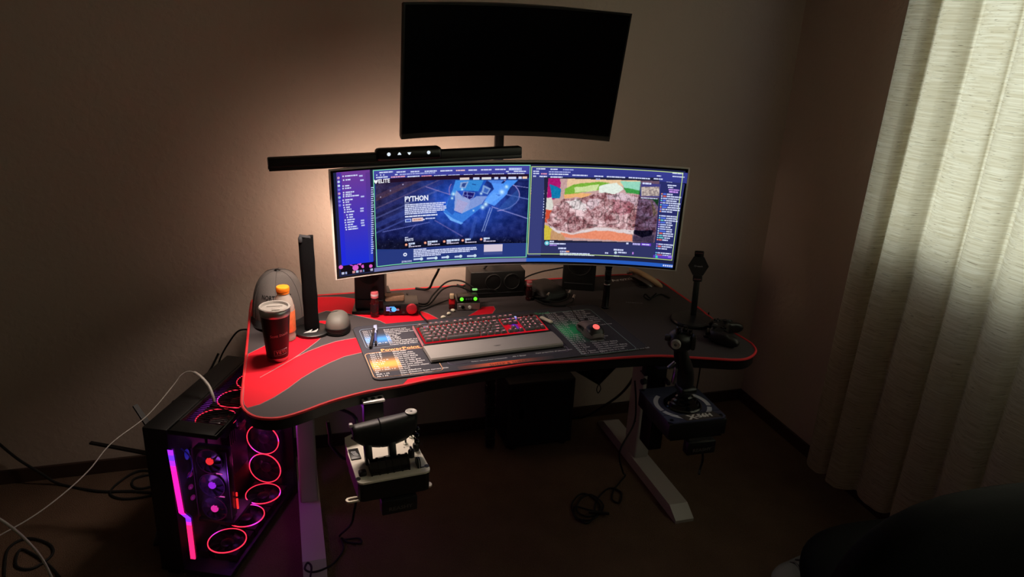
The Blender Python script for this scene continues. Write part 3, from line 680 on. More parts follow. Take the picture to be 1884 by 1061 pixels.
b_, arr = ship_picture(); s = Scr('ship_picture', .0021); s.image(*b_, arr); s.done()
s = Scr('page_lettering', .0028)
s.text('ELITE', 695.5, 336.3, .0175, (236, 236, 246), sq=.9, bold=.03)
a, z = SCR(691.2, 333.6); s.b.raw([spt(a+x, z+y, s.l) for x, y in ((-.007, .007), (0, .004), (.007, .007), (.005, -.002), (0, -.007), (-.005, -.002))], [(0, 1, 2, 3, 4, 5)], col=(240, 240, 250))
s.text('PYTHON', 744, 370.3, .0235, (230, 234, 250), sq=.82, bold=.035)
a, z = SCR(744, 373); s.bar(a, z, .014, .0014, PALE)
for k, wd in enumerate((.135, .128, .137, .138, .132, .106)): a, z = SCR(744.3, 376.6+k*3.35); s.words(a, z, wd, .0043, PALE)
a, z = SCR(744.8, 398.2); s.words(a, z, .108, .0046, (220, 226, 250))
a, z = SCR(745, 405.5); s.bar(a, z, .020, .011, (170, 190, 240)); s.bar(a+.0025, z, .015, .006, (60, 80, 170), .0003); s.bar(a+.023, z+.001, .036, .012, (226, 200, 204)); s.words(a+.027, z+.001, .028, .0045, (190, 140, 120), .0003); s.disc(779.5, 403, .003, PALE, 8); s.words(a+.067, z+.0022, .034, .004, PALE)
s.text('PARTS', 744.5, 443.2, .0125, (215, 220, 245), sq=.8, bold=.03); a, z = SCR(744.5, 436.5); s.words(a, z, .012, .003, PALE)
for k, (x, y, wd) in enumerate(((747, 449.5, .022), (782, 446, .034), (817, 443.5, .044), (851, 441.5, .020), (885, 439.5, .022))):
    s.disc(x, y, .0045, (214, 120, 84), 10); s.disc(x, y, .0022, (250, 220, 200), 8, .0003); a, z = SCR(x+4.5, y-1.6); s.words(a, z, wd, .006, (200, 214, 245)); s.words(a, z-.006, wd*.4, .003, PALE); s.words(a, z-.0105, .042, .0032, (206, 196, 220))
s.done()
s = Scr('page_footer', .0026)
a0, z1 = SCR(690.5, 464); a1, _ = SCR(971.5, 445); _, z0 = SCR(691, 491)
za = SCR(691, 463)[1]; s.rect(a0, z0, a1, za, (38, 56, 124))
s.disc(745, 467.5, .0065, (220, 226, 245), 14, .0003); s.disc(745, 467.5, .0028, (50, 64, 140), 8, .0005); s.text('ZYRCON', 738.5, 482.5, .0082, PALE, bold=.03)
for k, wd in enumerate((.044, .214, .216, .192, .093)): a, z = SCR(760.5, 459+k*3.1); s.words(a, z, wd, .0042, PALE, .0003)
for x, y, wd in ((760.5, 476.5, .026), (785, 474.8, .030), (812, 473, .020), (836, 471.6, .020), (859, 470.5, .026)):
    a, z = SCR(x, y); s.bar(a, z, wd, .006, (190, 206, 236), .0003); s.disc(x+wd*560, y-1, .0055, (200, 222, 236), 10, .0004)
a, z = SCR(890, 456); s.bar(a, z, .064, .026, (214, 200, 216), .0003); s.words(a+.014, z+.004, .036, .004, (150, 110, 110), .0005); s.words(a+.014, z-.005, .036, .004, (150, 110, 110), .0005); s.bar(a, z-.019, .064, .010, (62, 76, 140), .0003); s.words(a+.024, z-.019, .012, .004, PALE, .0005)
s.done()
# second browser: video page with the burger picture
s = Scr('browser_window', .0016); X0, X1 = 978, 1266
s.px(977.5, 305.5, 1236.5, 478.5, (48, 52, 98)); s.px(978, 305.5, 1263, 337, (58, 62, 146), (52, 58, 138), dl=.0002)
a0, z1 = SCR(978.5, 325); a1, _ = SCR(1265, 338); _, z0 = SCR(971, 470)
s.rect(a0, z0, SCR(1002, 330)[0], z1, (56, 62, 120), dl=.0004)
row(309.8, 319, [(.03, .09, None), (.12, .17, None), (.20, .27, (150, 160, 226)), (.90, .97, None)], .0042)
row(314.5, 325, [(.01, .05, None), (.11, .25, (170, 176, 230)), (.80, .83, None), (.90, .98, None)], .0038)
row(318.5, 331, [(.01, .05, None), (.06, .10, (226, 150, 180)), (.11, .24, None), (.26, .36, None), (.40, .46, None), (.48, .60, None), (.62, .76, None), (.78, .84, None)], .0042)
row(323.5, 337, [(.01, .03, None), (.05, .10, None), (.12, .20, None), (.41, .44, DIM), (.86, .90, None)], .0048)
for k in range(15):
    x, y = 978.5-k*.45+(2 if k > 6 else 0), 331+k*4.9
    if k in (6,): continue
    a, z = SCR(x+2, y); s.disc(x+1.5, y, .003, random.choice([(226, 130, 110), (150, 200, 220), (216, 170, 200)]), 8, .0004); s.words(a+.005, z+.001, random.choice((.012, .017, .021)), .0042, PALE, .0004); s.words(a+.005, z-.004, .014, .003, DIM, .0004); s.bar(a+.036, z, .006, .0042, PALE, .0004)
s.done()
b_, arr = burger_picture(); s = Scr('burger_picture', .0021); s.image(*b_, arr); s.done()
s = Scr('chat_column', .0027)
a0, z1 = SCR(1213, 333); a1, _ = SCR(1263.5, 338); _, z0 = SCR(1234, 474)
s.b.grid(lambda u, v: spt(*((1-v)*((1-u)*np.array(SCR(1215, 333))+u*np.array(SCR(1260, 338)))+v*((1-u)*np.array(SCR(1203, 474))+u*np.array(SCR(1235, 478)))), s.l), 8, 4, colf=lambda u, v: (42, 46, 104))
s.px(1180, 336, 1213, 363, (66, 64, 130)); a, z = SCR(1182, 336.5); s.words(a, z, .03, .006, PALE, .0003)
b2 = vnoise(30, 20, 2.2, 21); im = np.stack([120+110*b2, 105+110*b2, 110+90*b2], -1); s.l += .0004; s.image(1180, 343, 1213, 360, im); s.l -= .0004
a, z = SCR(1179, 363); s.words(a, z, .056, .003, PALE, .0005)
for k in range(34):
    y = 340+k*4.0; t = (y-340)/136; x = 1219.5-13.5*t; wd = .078
    if k < 4:
        a, z = SCR(1228+k, y); s.words(a, z, (.03, .018, .036, .03)[k], .0055 if k == 3 else .004, ((200, 150, 240) if k > 1 else PALE), .0004); continue
    if random.random() < .13: continue
    a, z = SCR(x, y); s.disc(x, y, .0026, random.choice([(200, 215, 240), (120, 200, 220), (236, 150, 120), (180, 140, 236)]), 8, .0004)
    q = random.choice((.010, .016, .02)); s.bar(a+.004, z, q, .0046, random.choice([(226, 110, 100), (190, 200, 240), (90, 120, 236), (176, 190, 240), (110, 200, 200)]), .0004); av = SCR(1259-25*t, y+5*(1-t))[0]-(a+.006+q); s.words(a+.006+q, z, max(.008, min(av, random.choice((.02, .035, .048)))), .0044, PALE, .0004)
s.px(1202, 468, 1236, 476, (92, 60, 190), dl=.0003); a, z = SCR(1206, 471.5); s.bar(a, z, .012, .008, (60, 220, 190), .0005); a, z = SCR(1229, 471); s.bar(a, z, .012, .009, (150, 120, 230), .0005)
s.done()
s = Scr('page_lettering', .0028)
s.disc(1006, 446.5, .0085, (96, 186, 206), 14); s.disc(1006, 446.5, .0042, (206, 232, 240), 10, .0003)
for x, y, wd, h, c in ((1011, 443.5, .016, .005, PALE), (1011, 447.5, .056, .005, PALE), (1011, 450.5, .026, .0035, (170, 130, 226)), (1152, 447, .010, .006, PALE), (1164, 448, .026, .007, (190, 180, 240)), (1027, 456, .028, .006, PALE), (1030, 461.5, .022, .004, PALE), (1041, 461.8, .014, .005, (236, 160, 120)), (1030, 465, .104, .0038, PALE), (1030, 467.6, .120, .0038, PALE), (1113, 464.5, .014, .005, PALE), (1129, 458.5, .034, .006, PALE), (1137, 463.5, .030, .005, PALE), (1163, 465, .008, .008, (190, 130, 226)), (1129, 470, .02, .004, PALE)):
    a, z = SCR(x, y); s.words(a, z, wd, h, c)
a, z = SCR(1179, 448.5); s.bar(a, z, .034, .009, (110, 60, 200)); s.words(a+.004, z, .026, .004, PALE, .0003); s.disc(1132.5, 464, .005, (200, 224, 236), 10)
s.done()
s = Scr('window_edge', .0030)
G1, G2 = (130, 226, 170), (190, 216, 140)
def edge(pts, col, t=.0011):
    P_ = [SCR(*p) for p in pts]; n = len(P_)
    for i in range(n):
        (a0, z0), (a1, z1) = P_[i], P_[(i+1) % n]; k = max(1, int(abs(a1-a0)/.03))
        for j in range(k):
            u0, u1 = j/k, (j+1)/k; dx, dz = a1-a0, z1-z0; L = math.hypot(dx, dz); nx, nz = -dz/L*t, dx/L*t
            q = [(a0+dx*u+sx*nx, z0+dz*u+sx*nz) for u, sx in ((u0, -1), (u1, -1), (u1, 1), (u0, 1))]
            s.b.raw([spt(a, z, s.l) for a, z in q], [(0, 1, 2, 3)], col=col)
def quad_px(x0, y0, x1, y1):                       # a true rectangle on the screen between two opposite corners
    a0, z1 = SCR(x0, y0); a1, z0 = SCR(x1, y1); return a0, z0, a1, z1
def frame_uv(a0, z0, a1, z1, col, t=.0012):
    s.rect(a0, z0, a1, z0+2*t, col); s.rect(a0, z1-2*t, a1, z1, col); s.rect(a0, z0, a0+2*t, z1, col); s.rect(a1-2*t, z0, a1, z1, col)
frame_uv(*quad_px(685.5, 312.5, 968.3, 472.5), G1); frame_uv(*quad_px(977.5, 305.5, 1236.5, 478.5), G2)
s.done()
s = Scr('taskbar', .0030)
a0, z1 = SCR(690, 494); a1, z0 = SCR(1238, 486.5)
zb = -SH2+.002
s.rect(SCR(688, 497)[0], zb, SCR(968, 476)[0], zb+.013, (112, 116, 168)); s.rect(SCR(968, 476)[0], zb, SW2-.002, zb+.013, (40, 92, 190))
for k in range(5): s.bar(SW2-.035+k*.007, zb+.0065, .005, .006, PALE, .0003)
s.done()
SYM = Vector((0, 0, 0))
# upper monitor, switched off
TMM = pose((.727, 2.391, 1.520), -.066, .236, .002); TR, TW2, TH2 = 1.5, .355, .21
tm = bpy.data.objects.new('upper_monitor', None); COL.objects.link(tm); tm.matrix_world = TMM; tm.empty_display_size = .05
tag(tm, 'switched-off black curved monitor hung high above the lit ultrawide', 'monitor')
obj('back_shell', slab(B(), I4, TR, TW2, TH2, .005, .016, bulge=.03), BLK, tm)
obj('bezel', slab(B(), I4, TR, TW2-.0005, TH2-.0005, .0, .005), mat('dark_bezel', (16, 16, 18), .4), tm, smooth=20)
obj('screen', slab(B(), I4, TR, TW2-.006, TH2-.012, -.0006, .0, z0=-TH2+.018, z1=TH2-.006), mat('dark_screen', (5, 5, 9), .22, spec=.3), tm, smooth=20)
obj('chin', slab(B(), I4, TR, TW2-.0005, TH2, -.0022, -.0004, z0=-TH2, z1=-TH2+.016), mat('brushed_chin', (70, 68, 68), .35, .4), tm, smooth=20)
# the pole that carries both monitors
ms = thing('monitor_pole', 'black steel pole with two arms holding both monitors behind the desk', 'monitor stand', (.766, 2.625, MZ))
b = B(); b.box((.766, 2.63, MZ+.008), (.10, .09, .014), .003); b.box((.766, 2.675, .68), (.06, .012, .08), .002); b.box((.766, 2.64, .655), (.06, .07, .012), .002)
obj('clamp', b, BLKM, ms, world=True)
b = B(); b.cyl((.766, 2.625, MZ+.015), (.757, 2.625, 1.56), .0175, 20); obj('pole', b, mat('satin_black_steel', (30, 30, 32), .28, .7), ms, world=True)
def arm(z, tgt):
    b = B(); b.cyl((.76, 2.625, z-.03), (.76, 2.625, z+.03), .027, 20); d = Vector(tgt)-Vector((.76, 2.60, z))
    b.tube([(.76, 2.60, z), Vector((.76, 2.60, z))+d*.5, tgt], .017, 8, 1); m_ = T(*tgt); b.box((0, .0, 0), (.11, .012, .11), .004, m=m_); obj('arm', b, BLKM, ms, world=True)
arm(1.06, tuple(UWM @ Vector((0, .058, 0)))); arm(1.53, tuple(TMM @ Vector((0, .052, 0))))
# ------------------------------------------------------------------ light bar
LB0, LB1 = Vector((-.029, 2.15, 1.290)), Vector((.715, 2.23, 1.304))
d = LB1-LB0; LL = d.length; ang = math.atan2(d.y, d.x)
lb = thing('light_bar', 'long black lamp bar with lit white touch buttons above the ultrawide', 'lamp', (LB0+LB1)/2, ang)
lb.rotation_euler = (0, -math.atan2(d.z, math.hypot(d.x, d.y)), ang)
b = B(); b.box((0, 0, 0), (LL, .030, .026), .004, 3); b.box((0, -.0125, -.0165), (LL, .004, .011), .0015, 2); b.box((0, .0125, -.0165), (LL, .004, .011), .0015, 2); obj('housing', b, BLK, lb)
hx = .018
b = B(); b.box((hx, -.004, .008), (.195, .040, .036), .012, 4); cb = obj('control_box', b, mat('black_touch_panel', (8, 8, 11), .3), lb)
WBUT = emi('white_button_light', (225, 235, 245), 1.0)
yb_ = -.0243
for x, kind in ((-.063, 'o'), (-.032, 'u'), (-.003, 'd'), (.055, 'o')):
    b = B(); m_ = T(hx+x, yb_, .0115) @ RX(PI/2)
    if kind == 'o': b.lathe([(.0052, 0), (.0052, .0006), (.0016, .0006)], 16, m=m_)
    else:
        s_ = 1 if kind == 'u' else -1; b.prism([(-.0055, -.003*s_), (.0055, -.003*s_), (.003, .002*s_), (0, .0045*s_), (-.003, .002*s_)], 0, .0006, m=m_)
    obj('touch_button', b, WBUT, cb)
b = B(); b.text('quntis', .012, T(LL/2-.075, -.0153, -.003) @ RX(PI/2)); obj('lettering', b, mat('faint_ink', (52, 52, 58), .6), lb, smooth=0)
b = B(); nq = 9; xs_ = (-.365, -.04); vs = [(x, .002+.0065*math.cos(PI*k/(nq-1)), -.0128-.0065*math.sin(PI*k/(nq-1))) for x in xs_ for k in range(nq)]
b.raw(vs, [(k, k+1, nq+k+1, nq+k) for k in range(nq-1)]); obj('diffuser', b, emi('warm_led_strip', (255, 232, 212), 4.0), lb)
al = bpy.data.lights.new('light_bar_leds', 'AREA'); al.shape = 'RECTANGLE'; al.size = .325; al.size_y = .018; al.energy = 4.0; al.color = (1.0, .80, .66); al.spread = math.radians(112)
ao = bpy.data.objects.new('light_bar_leds', al); COL.objects.link(ao); ao.parent = lb; ao.location = (-.20, 0, -.0225); ao.rotation_euler = (math.radians(-4), 0, 0)
st = thing('lamp_stand', 'black bent stand that carries the lamp bar from behind the monitor', 'lamp stand', (.33, 2.64, MZ))
b = B(); b.box((.33, 2.60, MZ+.01), (.06, .07, .02), .003); obj('clamp', b, BLKM, st, world=True)
c0 = lb.matrix_basis @ Vector((-.03, .018, -.008))
b = B(); b.tube([c0, c0+Vector((-.010, .10, -.018)), (.330, 2.42, 1.264), (.333, 2.52, 1.20), (.335, 2.60, 1.08), (.33, 2.61, .9), (.33, 2.605, MZ+.02)], .010, 10, 6); obj('gooseneck', b, BLKM, st, world=True)
# ------------------------------------------------------------------ keyboard
KW, KD = .446, .137
KA = math.radians(4.4); KC = Vector((.5975, 2.172, MZ+PT))
kb = thing('keyboard', 'full-size black keyboard with glowing red keys', 'keyboard', KC, KA); kb.scale = (.953, .953, .953)
TILT = math.radians(4.5); KM = T(0, -KD/2, .014) @ RX(TILT) @ T(0, KD/2, 0)
b = B(); b.box((0, 0, -.002), (KW, KD, .012), .003, 2, m=KM); obj('case', b, mat('dark_aluminium', (34, 33, 36), .4, .4), kb)
b = B()
for sx in (-.19, .19):
    for sy in (-.06, .06): b.box((sx, sy, .0055 if sy < 0 else .0115), (.03, .012, .011 if sy < 0 else .023))
obj('rubber_foot', b, RUB, kb)['kind'] = 'stuff'
b = B(); b.box((-KW/2-.0015, 0, .0005), (.004, KD-.004, .010), .0012, 1, m=KM); obj('side_light', b, emi('pink_side_light', (215, 120, 120), .9), kb)
UK = .01885; X0K = -KW/2+.0085; YT = KD/2-.012
rowsy = [YT-.007, YT-.0355, YT-.0355-UK, YT-.0355-2*UK, YT-.0355-3*UK, YT-.0355-4*UK]
def under(u, v):
    x = (u-.5)*KW; base = (255, 26, 42); k = math.exp(-((x-.116)/.011)**2)*(1 if v > .25 else v/.25)
    return mixc(base, (96, 60, 255), k)
b = B(); b.mi = 0
b.grid(lambda u, v: KM @ Vector(((u-.5)*(KW-.010), -KD/2+.004+v*(KD-.024), .0046)), 60, 10, colf=under)
obj('backlight', b, mat_attr('key_backlight', True, .5), kb, smooth=0)
KEYM = mat('black_keycap', (82, 76, 77), .42, bump=.04, bscale=1500)
LEGM = emi('key_legend_light', (255, 150, 156), 1.25)
KMESH = {}
def keymesh(w_, h_=1.):
    k = (round(w_, 2), round(h_, 2))
    if k not in KMESH:
        b = B(); sx, sy = w_*UK-.0022, h_*UK-.0026
        vs = []; fs = []
        for (fx, fy, z, oy) in ((1, 1, 0, 0), (.99, .99, .0022, 0), (1-.0042/sx, 1-.0046/sy, .0078, .0006), (1-.0054/sx, 1-.0058/sy, .0084, .0006)):
            for p in rrect(-sx/2*fx, -sy/2*fy, sx/2*fx, sy/2*fy, .0014, 2): vs.append((p[0], p[1]+oy, z))
        n = len(vs)//4
        for l in range(3):
            for i in range(n): fs.append((l*n+i, l*n+(i+1) % n, (l+1)*n+(i+1) % n, (l+1)*n+i))
        fs.append(tuple(range(3*n, 4*n))); b.raw(vs, fs)
        me = b.mesh('key'); me.materials.append(KEYM); me.shade_smooth(); me.set_sharp_from_angle(angle=math.radians(35)); KMESH[k] = me
    return KMESH[k]
def key(x, y, w_, leg, h_=1., big=False):
    o = bpy.data.objects.new('key', keymesh(w_, h_)); COL.objects.link(o); o.parent = kb
    o.matrix_local = KM @ T(x, y, .0085)
    if leg:
        b = B(); ln = len(leg); sz = .0088 if ln == 1 else (.0066 if ln <= 2 else min(.0056, (w_*UK-.006)/(ln*.56)))
        b.text(leg, sz, T(-.0006 if ln == 1 else 0, (.0012 if ln == 1 else -.0012), .0086), align='CENTER', bold=.04)
        obj('legend', b, LEGM, o, smooth=0)
def krow(y, x, keys):
    for k in keys:
        if isinstance(k, (int, float)): x += k*UK; continue
        leg, w_ = (k, 1.) if isinstance(k, str) else k
        key(x+w_*UK/2, y, w_, leg); x += w_*UK
    return x
krow(rowsy[0], X0K, ['Esc', 1., 'F1', 'F2', 'F3', 'F4', .5, 'F5', 'F6', 'F7', 'F8', .5, 'F9', 'F10', 'F11', 'F12'])
krow(rowsy[1], X0K, list('`1234567890-=')+[('Back', 2.)])
krow(rowsy[2], X0K, [('Tab', 1.5)]+list('QWERTYUIOP[]')+[('\\', 1.5)])
krow(rowsy[3], X0K, [('Caps', 1.75)]+list('ASDFGHJKL;')+["'", ('Enter', 2.25)])
krow(rowsy[4], X0K, [('Shift', 2.25)]+list('ZXCVBNM,./')+[('Shift', 2.75)])
krow(rowsy[5], X0K, [('Ctrl', 1.25), ('Win', 1.25), ('Alt', 1.25), ('', 6.25), ('Alt', 1.25), ('Fn', 1.25), ('Win', 1.25), ('Ctrl', 1.25)])
xn = X0K+15.22*UK
krow(rowsy[0], xn, ['Prt', 'Scr', 'Brk']); krow(rowsy[1], xn, ['Ins', 'Hm', 'Up']); krow(rowsy[2], xn, ['Del', 'End', 'Dn'])
krow(rowsy[4], xn+UK, ['^']); krow(rowsy[5], xn, ['<', 'v', '>'])
xp = xn+3.22*UK
krow(rowsy[1], xp, ['Num', '/', '*', '-']); krow(rowsy[2], xp, list('789')); krow(rowsy[3], xp, list('456')); krow(rowsy[4], xp, list('123')); krow(rowsy[5], xp, [('0', 2.), '.'])
key(xp+3.5*UK, (rowsy[2]+rowsy[3])/2, 1., '+', 2.); key(xp+3.5*UK, (rowsy[4]+rowsy[5])/2, 1., 'Ent', 2.)
for k in range(3):
    b = B(); b.box((0, 0, .002), (.013, .006, .004), .0012); o = obj('media_button', b, BLK, kb); o.matrix_local = KM @ T(xp+UK*(.9+k*.9), rowsy[0], .004)
b = B(); b.lathe([(.007, 0), (.007, .007), (.006, .008)], 20); o = obj('volume_wheel', b, BLKM, kb); o.matrix_local = KM @ T(xp+UK*3.5, rowsy[0], .004)
for k, c in enumerate(((80, 110, 255), (170, 190, 255))):
    b = B(); b.box((0, 0, .001), (.012 if k == 0 else .007, .008, .002), .0008); o = obj('indicator', b, emi('indicator_%s' % ('blue' if k == 0 else 'pale'), c, 1.), kb); o.matrix_local = KM @ T(xp+UK*(.25+.1*k), rowsy[0]-.012+.014*k, .0044)
b = B(); b.text('OT', .013, KM @ T(X0K+UK*1.12, rowsy[0]-.005, .0052), bold=.03); obj('lettering', b, mat('lavender_ink', (160, 150, 215), .5), kb, smooth=0)
p = W(866, 566, MZ+.006)
kc = B()
q0 = T(*KC) @ RZ(KA) @ Matrix.Scale(.953, 4) @ KM @ Vector((-.158, KD/2, .002))
kc.tube([q0, q0+Vector((-.001, .018, -.004)), W(778, 583, MZ+.004), W(772, 572, MZ+.004), W(786, 566, MZ+.004), W(820, 553, MZ+.006), W(845, 545, MZ+.02), W(856, 540, MZ+.03)], .0026, 8, 6)
single('keyboard_cable', kc, RUB, 'black braided cable running back from the keyboard', 'cable')
# wrist rest
wr = thing('wrist_rest', 'grey padded wrist rest lying along the front of the keyboard', 'wrist rest', KC, KA); wr.scale = (.953, .953, .953)
b = B(); ww = KW+.006; n = 10
prof = [(-.100, .002), (-.100, .011), (-.096, .0155), (-.075, .0178), (-.03, .0185), (-.006, .0175), (-.001, .0155), (-.001, .002)]
vs = []; xs = [-ww/2, -ww/2+.003, ww/2-.003, ww/2]
for i, x in enumerate(xs):
    k = .94 if i in (0, 3) else 1
    for y, z in prof: vs.append((x, -.0505+(y+.0505)*k-KD/2-.002, .002+(z-.002)*(k if z > .01 else 1)))
m_ = len(prof); fs = [tuple(range(m_)), tuple(reversed(range(3*m_, 4*m_)))]
for i in range(3):
    for k in range(m_): fs.append((i*m_+k, (i+1)*m_+k, (i+1)*m_+(k+1) % m_, i*m_+(k+1) % m_))
b.raw(vs, fs); bmesh.ops.recalc_face_normals(b.bm, faces=b.bm.faces)
obj('pad', b, mat('grey_soft_touch', (150, 145, 143), .55, spec=.3, bump=.05, bscale=1500), wr, smooth=30)
b = B(); b.box((0, -.0525-KD/2, .0022), (ww+.002, .101, .004), .001); obj('base', b, BLK, wr)
b = B(); b.text('hyper', .010, T(.005, -.070-KD/2, .0189), align='CENTER', bold=.01); obj('lettering', b, mat('debossed_ink', (84, 80, 79), .6), wr, smooth=0)
# ------------------------------------------------------------------ mouse
def dome(prof_xy, layers, m=None, n=None):
    """stack of scaled outlines: layers = (z, scale, dx, dy)"""
    b = B(); n = len(prof_xy); vs = []
    for z, sc, dx, dy in layers:
        for x, y in prof_xy: vs.append((x*sc+dx, y*sc+dy, z))
    fs = []
    for l in range(len(layers)-1):
        for i in range(n): fs.append((l*n+i, l*n+(i+1) % n, (l+1)*n+(i+1) % n, (l+1)*n+i))
    fs.append(tuple(range((len(layers)-1)*n, len(layers)*n))); fs.append(tuple(reversed(range(n))))
    return b.raw(vs, fs, m)
def surf(rx, ry, h, sx, sy):                       # a palm-shaped mouse top: u along x, v along y
    return lambda u, v: h
mo = thing('computer_mouse', 'grey mouse with a glowing red logo on the mouse pad', 'mouse', W(1081, 622, MZ+PT), math.radians(3))
mo.location = (.952, 2.118, MZ+PT)
def mtop(x, y):
    k = max(0., 1-(abs(y)/.0625)**2.6); l = max(0, 1-(abs(x)/.0345)**3.2)
    return .006+.034*(k**.5)*(l**.45)*(1-.22*(y/.0625)) if k > 0 and l > 0 else .004
def mp(u, v):
    y = (v-.5)*.124; hw = .0335*(1-abs((v-.5)*2)**4*.35)*(1-.10*math.exp(-((v-.55)/.16)**2)); s_ = math.sin((u-.5)*PI); x = hw*s_
    k = max(0., 1-(abs(y)/.0623)**2.8)**.5; l = max(0., math.cos((u-.5)*PI))**.55
    return Vector((x, y*(.94+.06*l), .003+.035*k*l*(1-.25*(y/.0625))))
b = B(); b.grid(mp, 28, 28); b.grid(lambda u, v: Vector((mp(u, v).x, mp(u, v).y, .0005)), 28, 28)
obj('body', b, mat('warm_grey_shell', (108, 98, 98), .42, bump=.03, bscale=1500), mo, smooth=80)
b = B(); b.grid(lambda u, v: mp(.12+.76*u, .03+.30*v)+Vector((0, 0, .0009)), 16, 12); obj('palm_cover', b, mat('black_palm', (24, 22, 24), .4), mo, smooth=80)
b = B(); b.grid(lambda u, v: mp(.03+.10*u, .36+.36*v)+Vector((-.0012, 0, .0008)), 6, 10); obj('thumb_grip', b, RUB, mo, smooth=80)
b = B(); b.grid(lambda u, v: mp(.06+.06*u, .56+.2*v)+Vector((-.0014, 0, .0014)), 4, 6); obj('side_button', b, BLKS, mo, smooth=80)
b = B(); b.cyl((-.004, .034, .030), (.004, .034, .030), .0085, 18); obj('scroll_wheel', b, RUB, mo)
c = mp(.5, .17)+Vector((0, 0, .0012)); tn = (mp(.5, .2)-mp(.5, .14)).normalized(); nn = Vector((1, 0, 0)).cross(tn)
LM = Matrix(((1, tn.x, nn.x, c.x), (0, tn.y, nn.y, c.y), (0, tn.z, nn.z, c.z), (0, 0, 0, 1)))
RG = emi('red_logo_light', (255, 96, 88), 1.3)
b = B(); b.lathe([(.0115, 0), (.0115, .0004), (.0080, .0004)], 24, m=LM); b.lathe([(.0052, 0), (.0052, .0004), (.0030, .0004)], 16, m=LM @ T(.001, .001, 0)); b.box((-.005, -.004, .0002), (.006, .005, .0004), m=LM)
obj('logo', b, RG, mo, smooth=0)
b = B(); b.tube([(.957, 2.186, MZ+.012), (.955, 2.215, MZ+.006), W(1053, 572, MZ+.004), W(1050, 566, MZ+.004), W(1040, 563, MZ+.003), W(1023, 562, MZ+.003), W(1008, 556, MZ+.004)], .0019, 6, 6)
single('mouse_cable', b, RUB, 'thin black mouse cable curling back off the mouse pad', 'cable')
# ------------------------------------------------------------------ pens, mints, small stick
def pen(name, p, q, r, cap, body, label, clip):
    p = W(*p, MZ+PT+r); q = W(*q, MZ+PT+r); d = (q-p).normalized(); t = thing(name, label, 'pen', (p+q)/2)
    b = B(); b.cyl(p, p+(q-p)*.42, r, 14); b.cyl(p-d*.003, p, r*.6, 14, r); obj('cap', b, cap, t, world=True)
    b = B(); b.cyl(p+(q-p)*.40, p+(q-p)*.86, r*.93, 14); obj('barrel', b, body, t, world=True)
    b = B(); b.cyl(p+(q-p)*.86, q, r*.95, 14, r*.8); obj('end_plug', b, BLK, t, world=True)
    b = B(); b.box((0, 0, 0), (.004, (q-p).length*.3, .0015), .0004, m=Matrix.Translation(p+(q-p)*.16+Vector((clip*r, 0, r*1.1))) @ RZ(math.atan2(d.y, d.x)-PI/2)); obj('clip', b, cap if clip > 0 else STEEL, t, world=True)
pen('marker_pen', (688.5, 606), (681.5, 639), .0055, BLK, mat('dark_pen_barrel', (40, 36, 38), .35), 'thick black marker pen lying across the printed blue block', -.4)
pen('ballpoint_pen', (689.5, 600), (691.5, 634), .0048, mat('clear_cap', (170, 180, 215), .15), mat('blue_pen_barrel', (60, 72, 130), .2), 'clear and blue pen with a curved white clip beside the black marker', .9)
MINT = mat('cream_sweet', (236, 226, 204), .5)
for i, (px_, py_, rz, lab, sz) in enumerate(((815.5, 585.5, .2, 'long cream nut lying nearest the keyboard edge', (.011, .005, .005)), (826, 579, .5, 'pale cashew nut in the middle of the loose nuts', (.010, .0055, .005)), (834.5, 573.5, 1.2, 'upright cream nut lying farthest from the keyboard', (.006, .008, .006)))):
    b = B(); b.grid(lambda u, v: (sz[0]*(math.cos(PI*(u-.5)*1.0)*0+(u-.5)*2)*.9, sz[1]*math.sin(PI*u)**.6*math.cos(2*PI*v)+.35*sz[1]*(1-4*(u-.5)**2), sz[2]+sz[2]*math.sin(PI*u)**.6*math.sin(2*PI*v)), 12, 12)
    p = W(px_, py_, MZ+.0002); single('nut', b, MINT, lab, 'nut', p, rz, 'loose nuts in front of the red lighter', smooth=80)
p = W(1001.5, 588.5, MZ+PT); b = B(); b.box((0, 0, .006), (.014, .056, .009), .0042, 4)
st_ = single('cream_stick', b, MINT, 'cream rounded stick lying against the right end of the keyboard', 'stick', (p.x+.002, p.y-.012, MZ+PT), math.radians(24))
# ------------------------------------------------------------------ tumbler
tb = thing('tumbler', 'black insulated tumbler with steel rim and clear lid', 'tumbler', (-.037, 2.122, MZ+.0004), 0); tb.scale = (.90, .90, .90)
b = B(); b.lathe([(.0345, .014), (.0350, .018), (.0455, .150), (.0465, .158)], 48); obj('body', b, mat('black_powder_coat', (11, 10, 16), .42, bump=.06, bscale=1600), tb)
b = B(); b.lathe([(0, 0), (.033, 0), (.0345, .003), (.0345, .0142), (.033, .0146)], 48); obj('foot_ring', b, mat('satin_steel', (185, 180, 178), .22, 1.), tb)
b = B(); b.lathe([(.0466, .1575), (.0478, .161), (.0478, .176), (.0465, .178), (.044, .177), (.043, .165)], 48); obj('steel_rim', b, STEEL, tb)
CLR = mat('clear_plastic_lid', (165, 160, 155), .08); cb_ = CLR.node_tree.nodes['Principled BSDF']; cb_.inputs['Transmission Weight'].default_value = .45; cb_.inputs['IOR'].default_value = 1.3
b = B(); b.lathe([(.043, .168), (.0455, .178), (.049, .180), (.0495, .184), (.047, .1865), (.0425, .1855), (.040, .178), (0, .1765)], 48); b.box((.004, -.012, .1785), (.026, .018, .004), .0015); b.box((0, .016, .178), (.05, .004, .004), .0015); obj('lid', b, CLR, tb)
def wrapc(r0, r1, z0, z1, a0):
    def fn(x, y):
        z = y; r = r0+(r1-r0)*(z-z0)/(z1-z0)+.0004; a = a0+x/r; return Vector((r*math.cos(a), r*math.sin(a), z))
    return fn
fn = wrapc(.0350, .0455, .018, .150, 0)
acam = math.atan2(-2.127, .040)
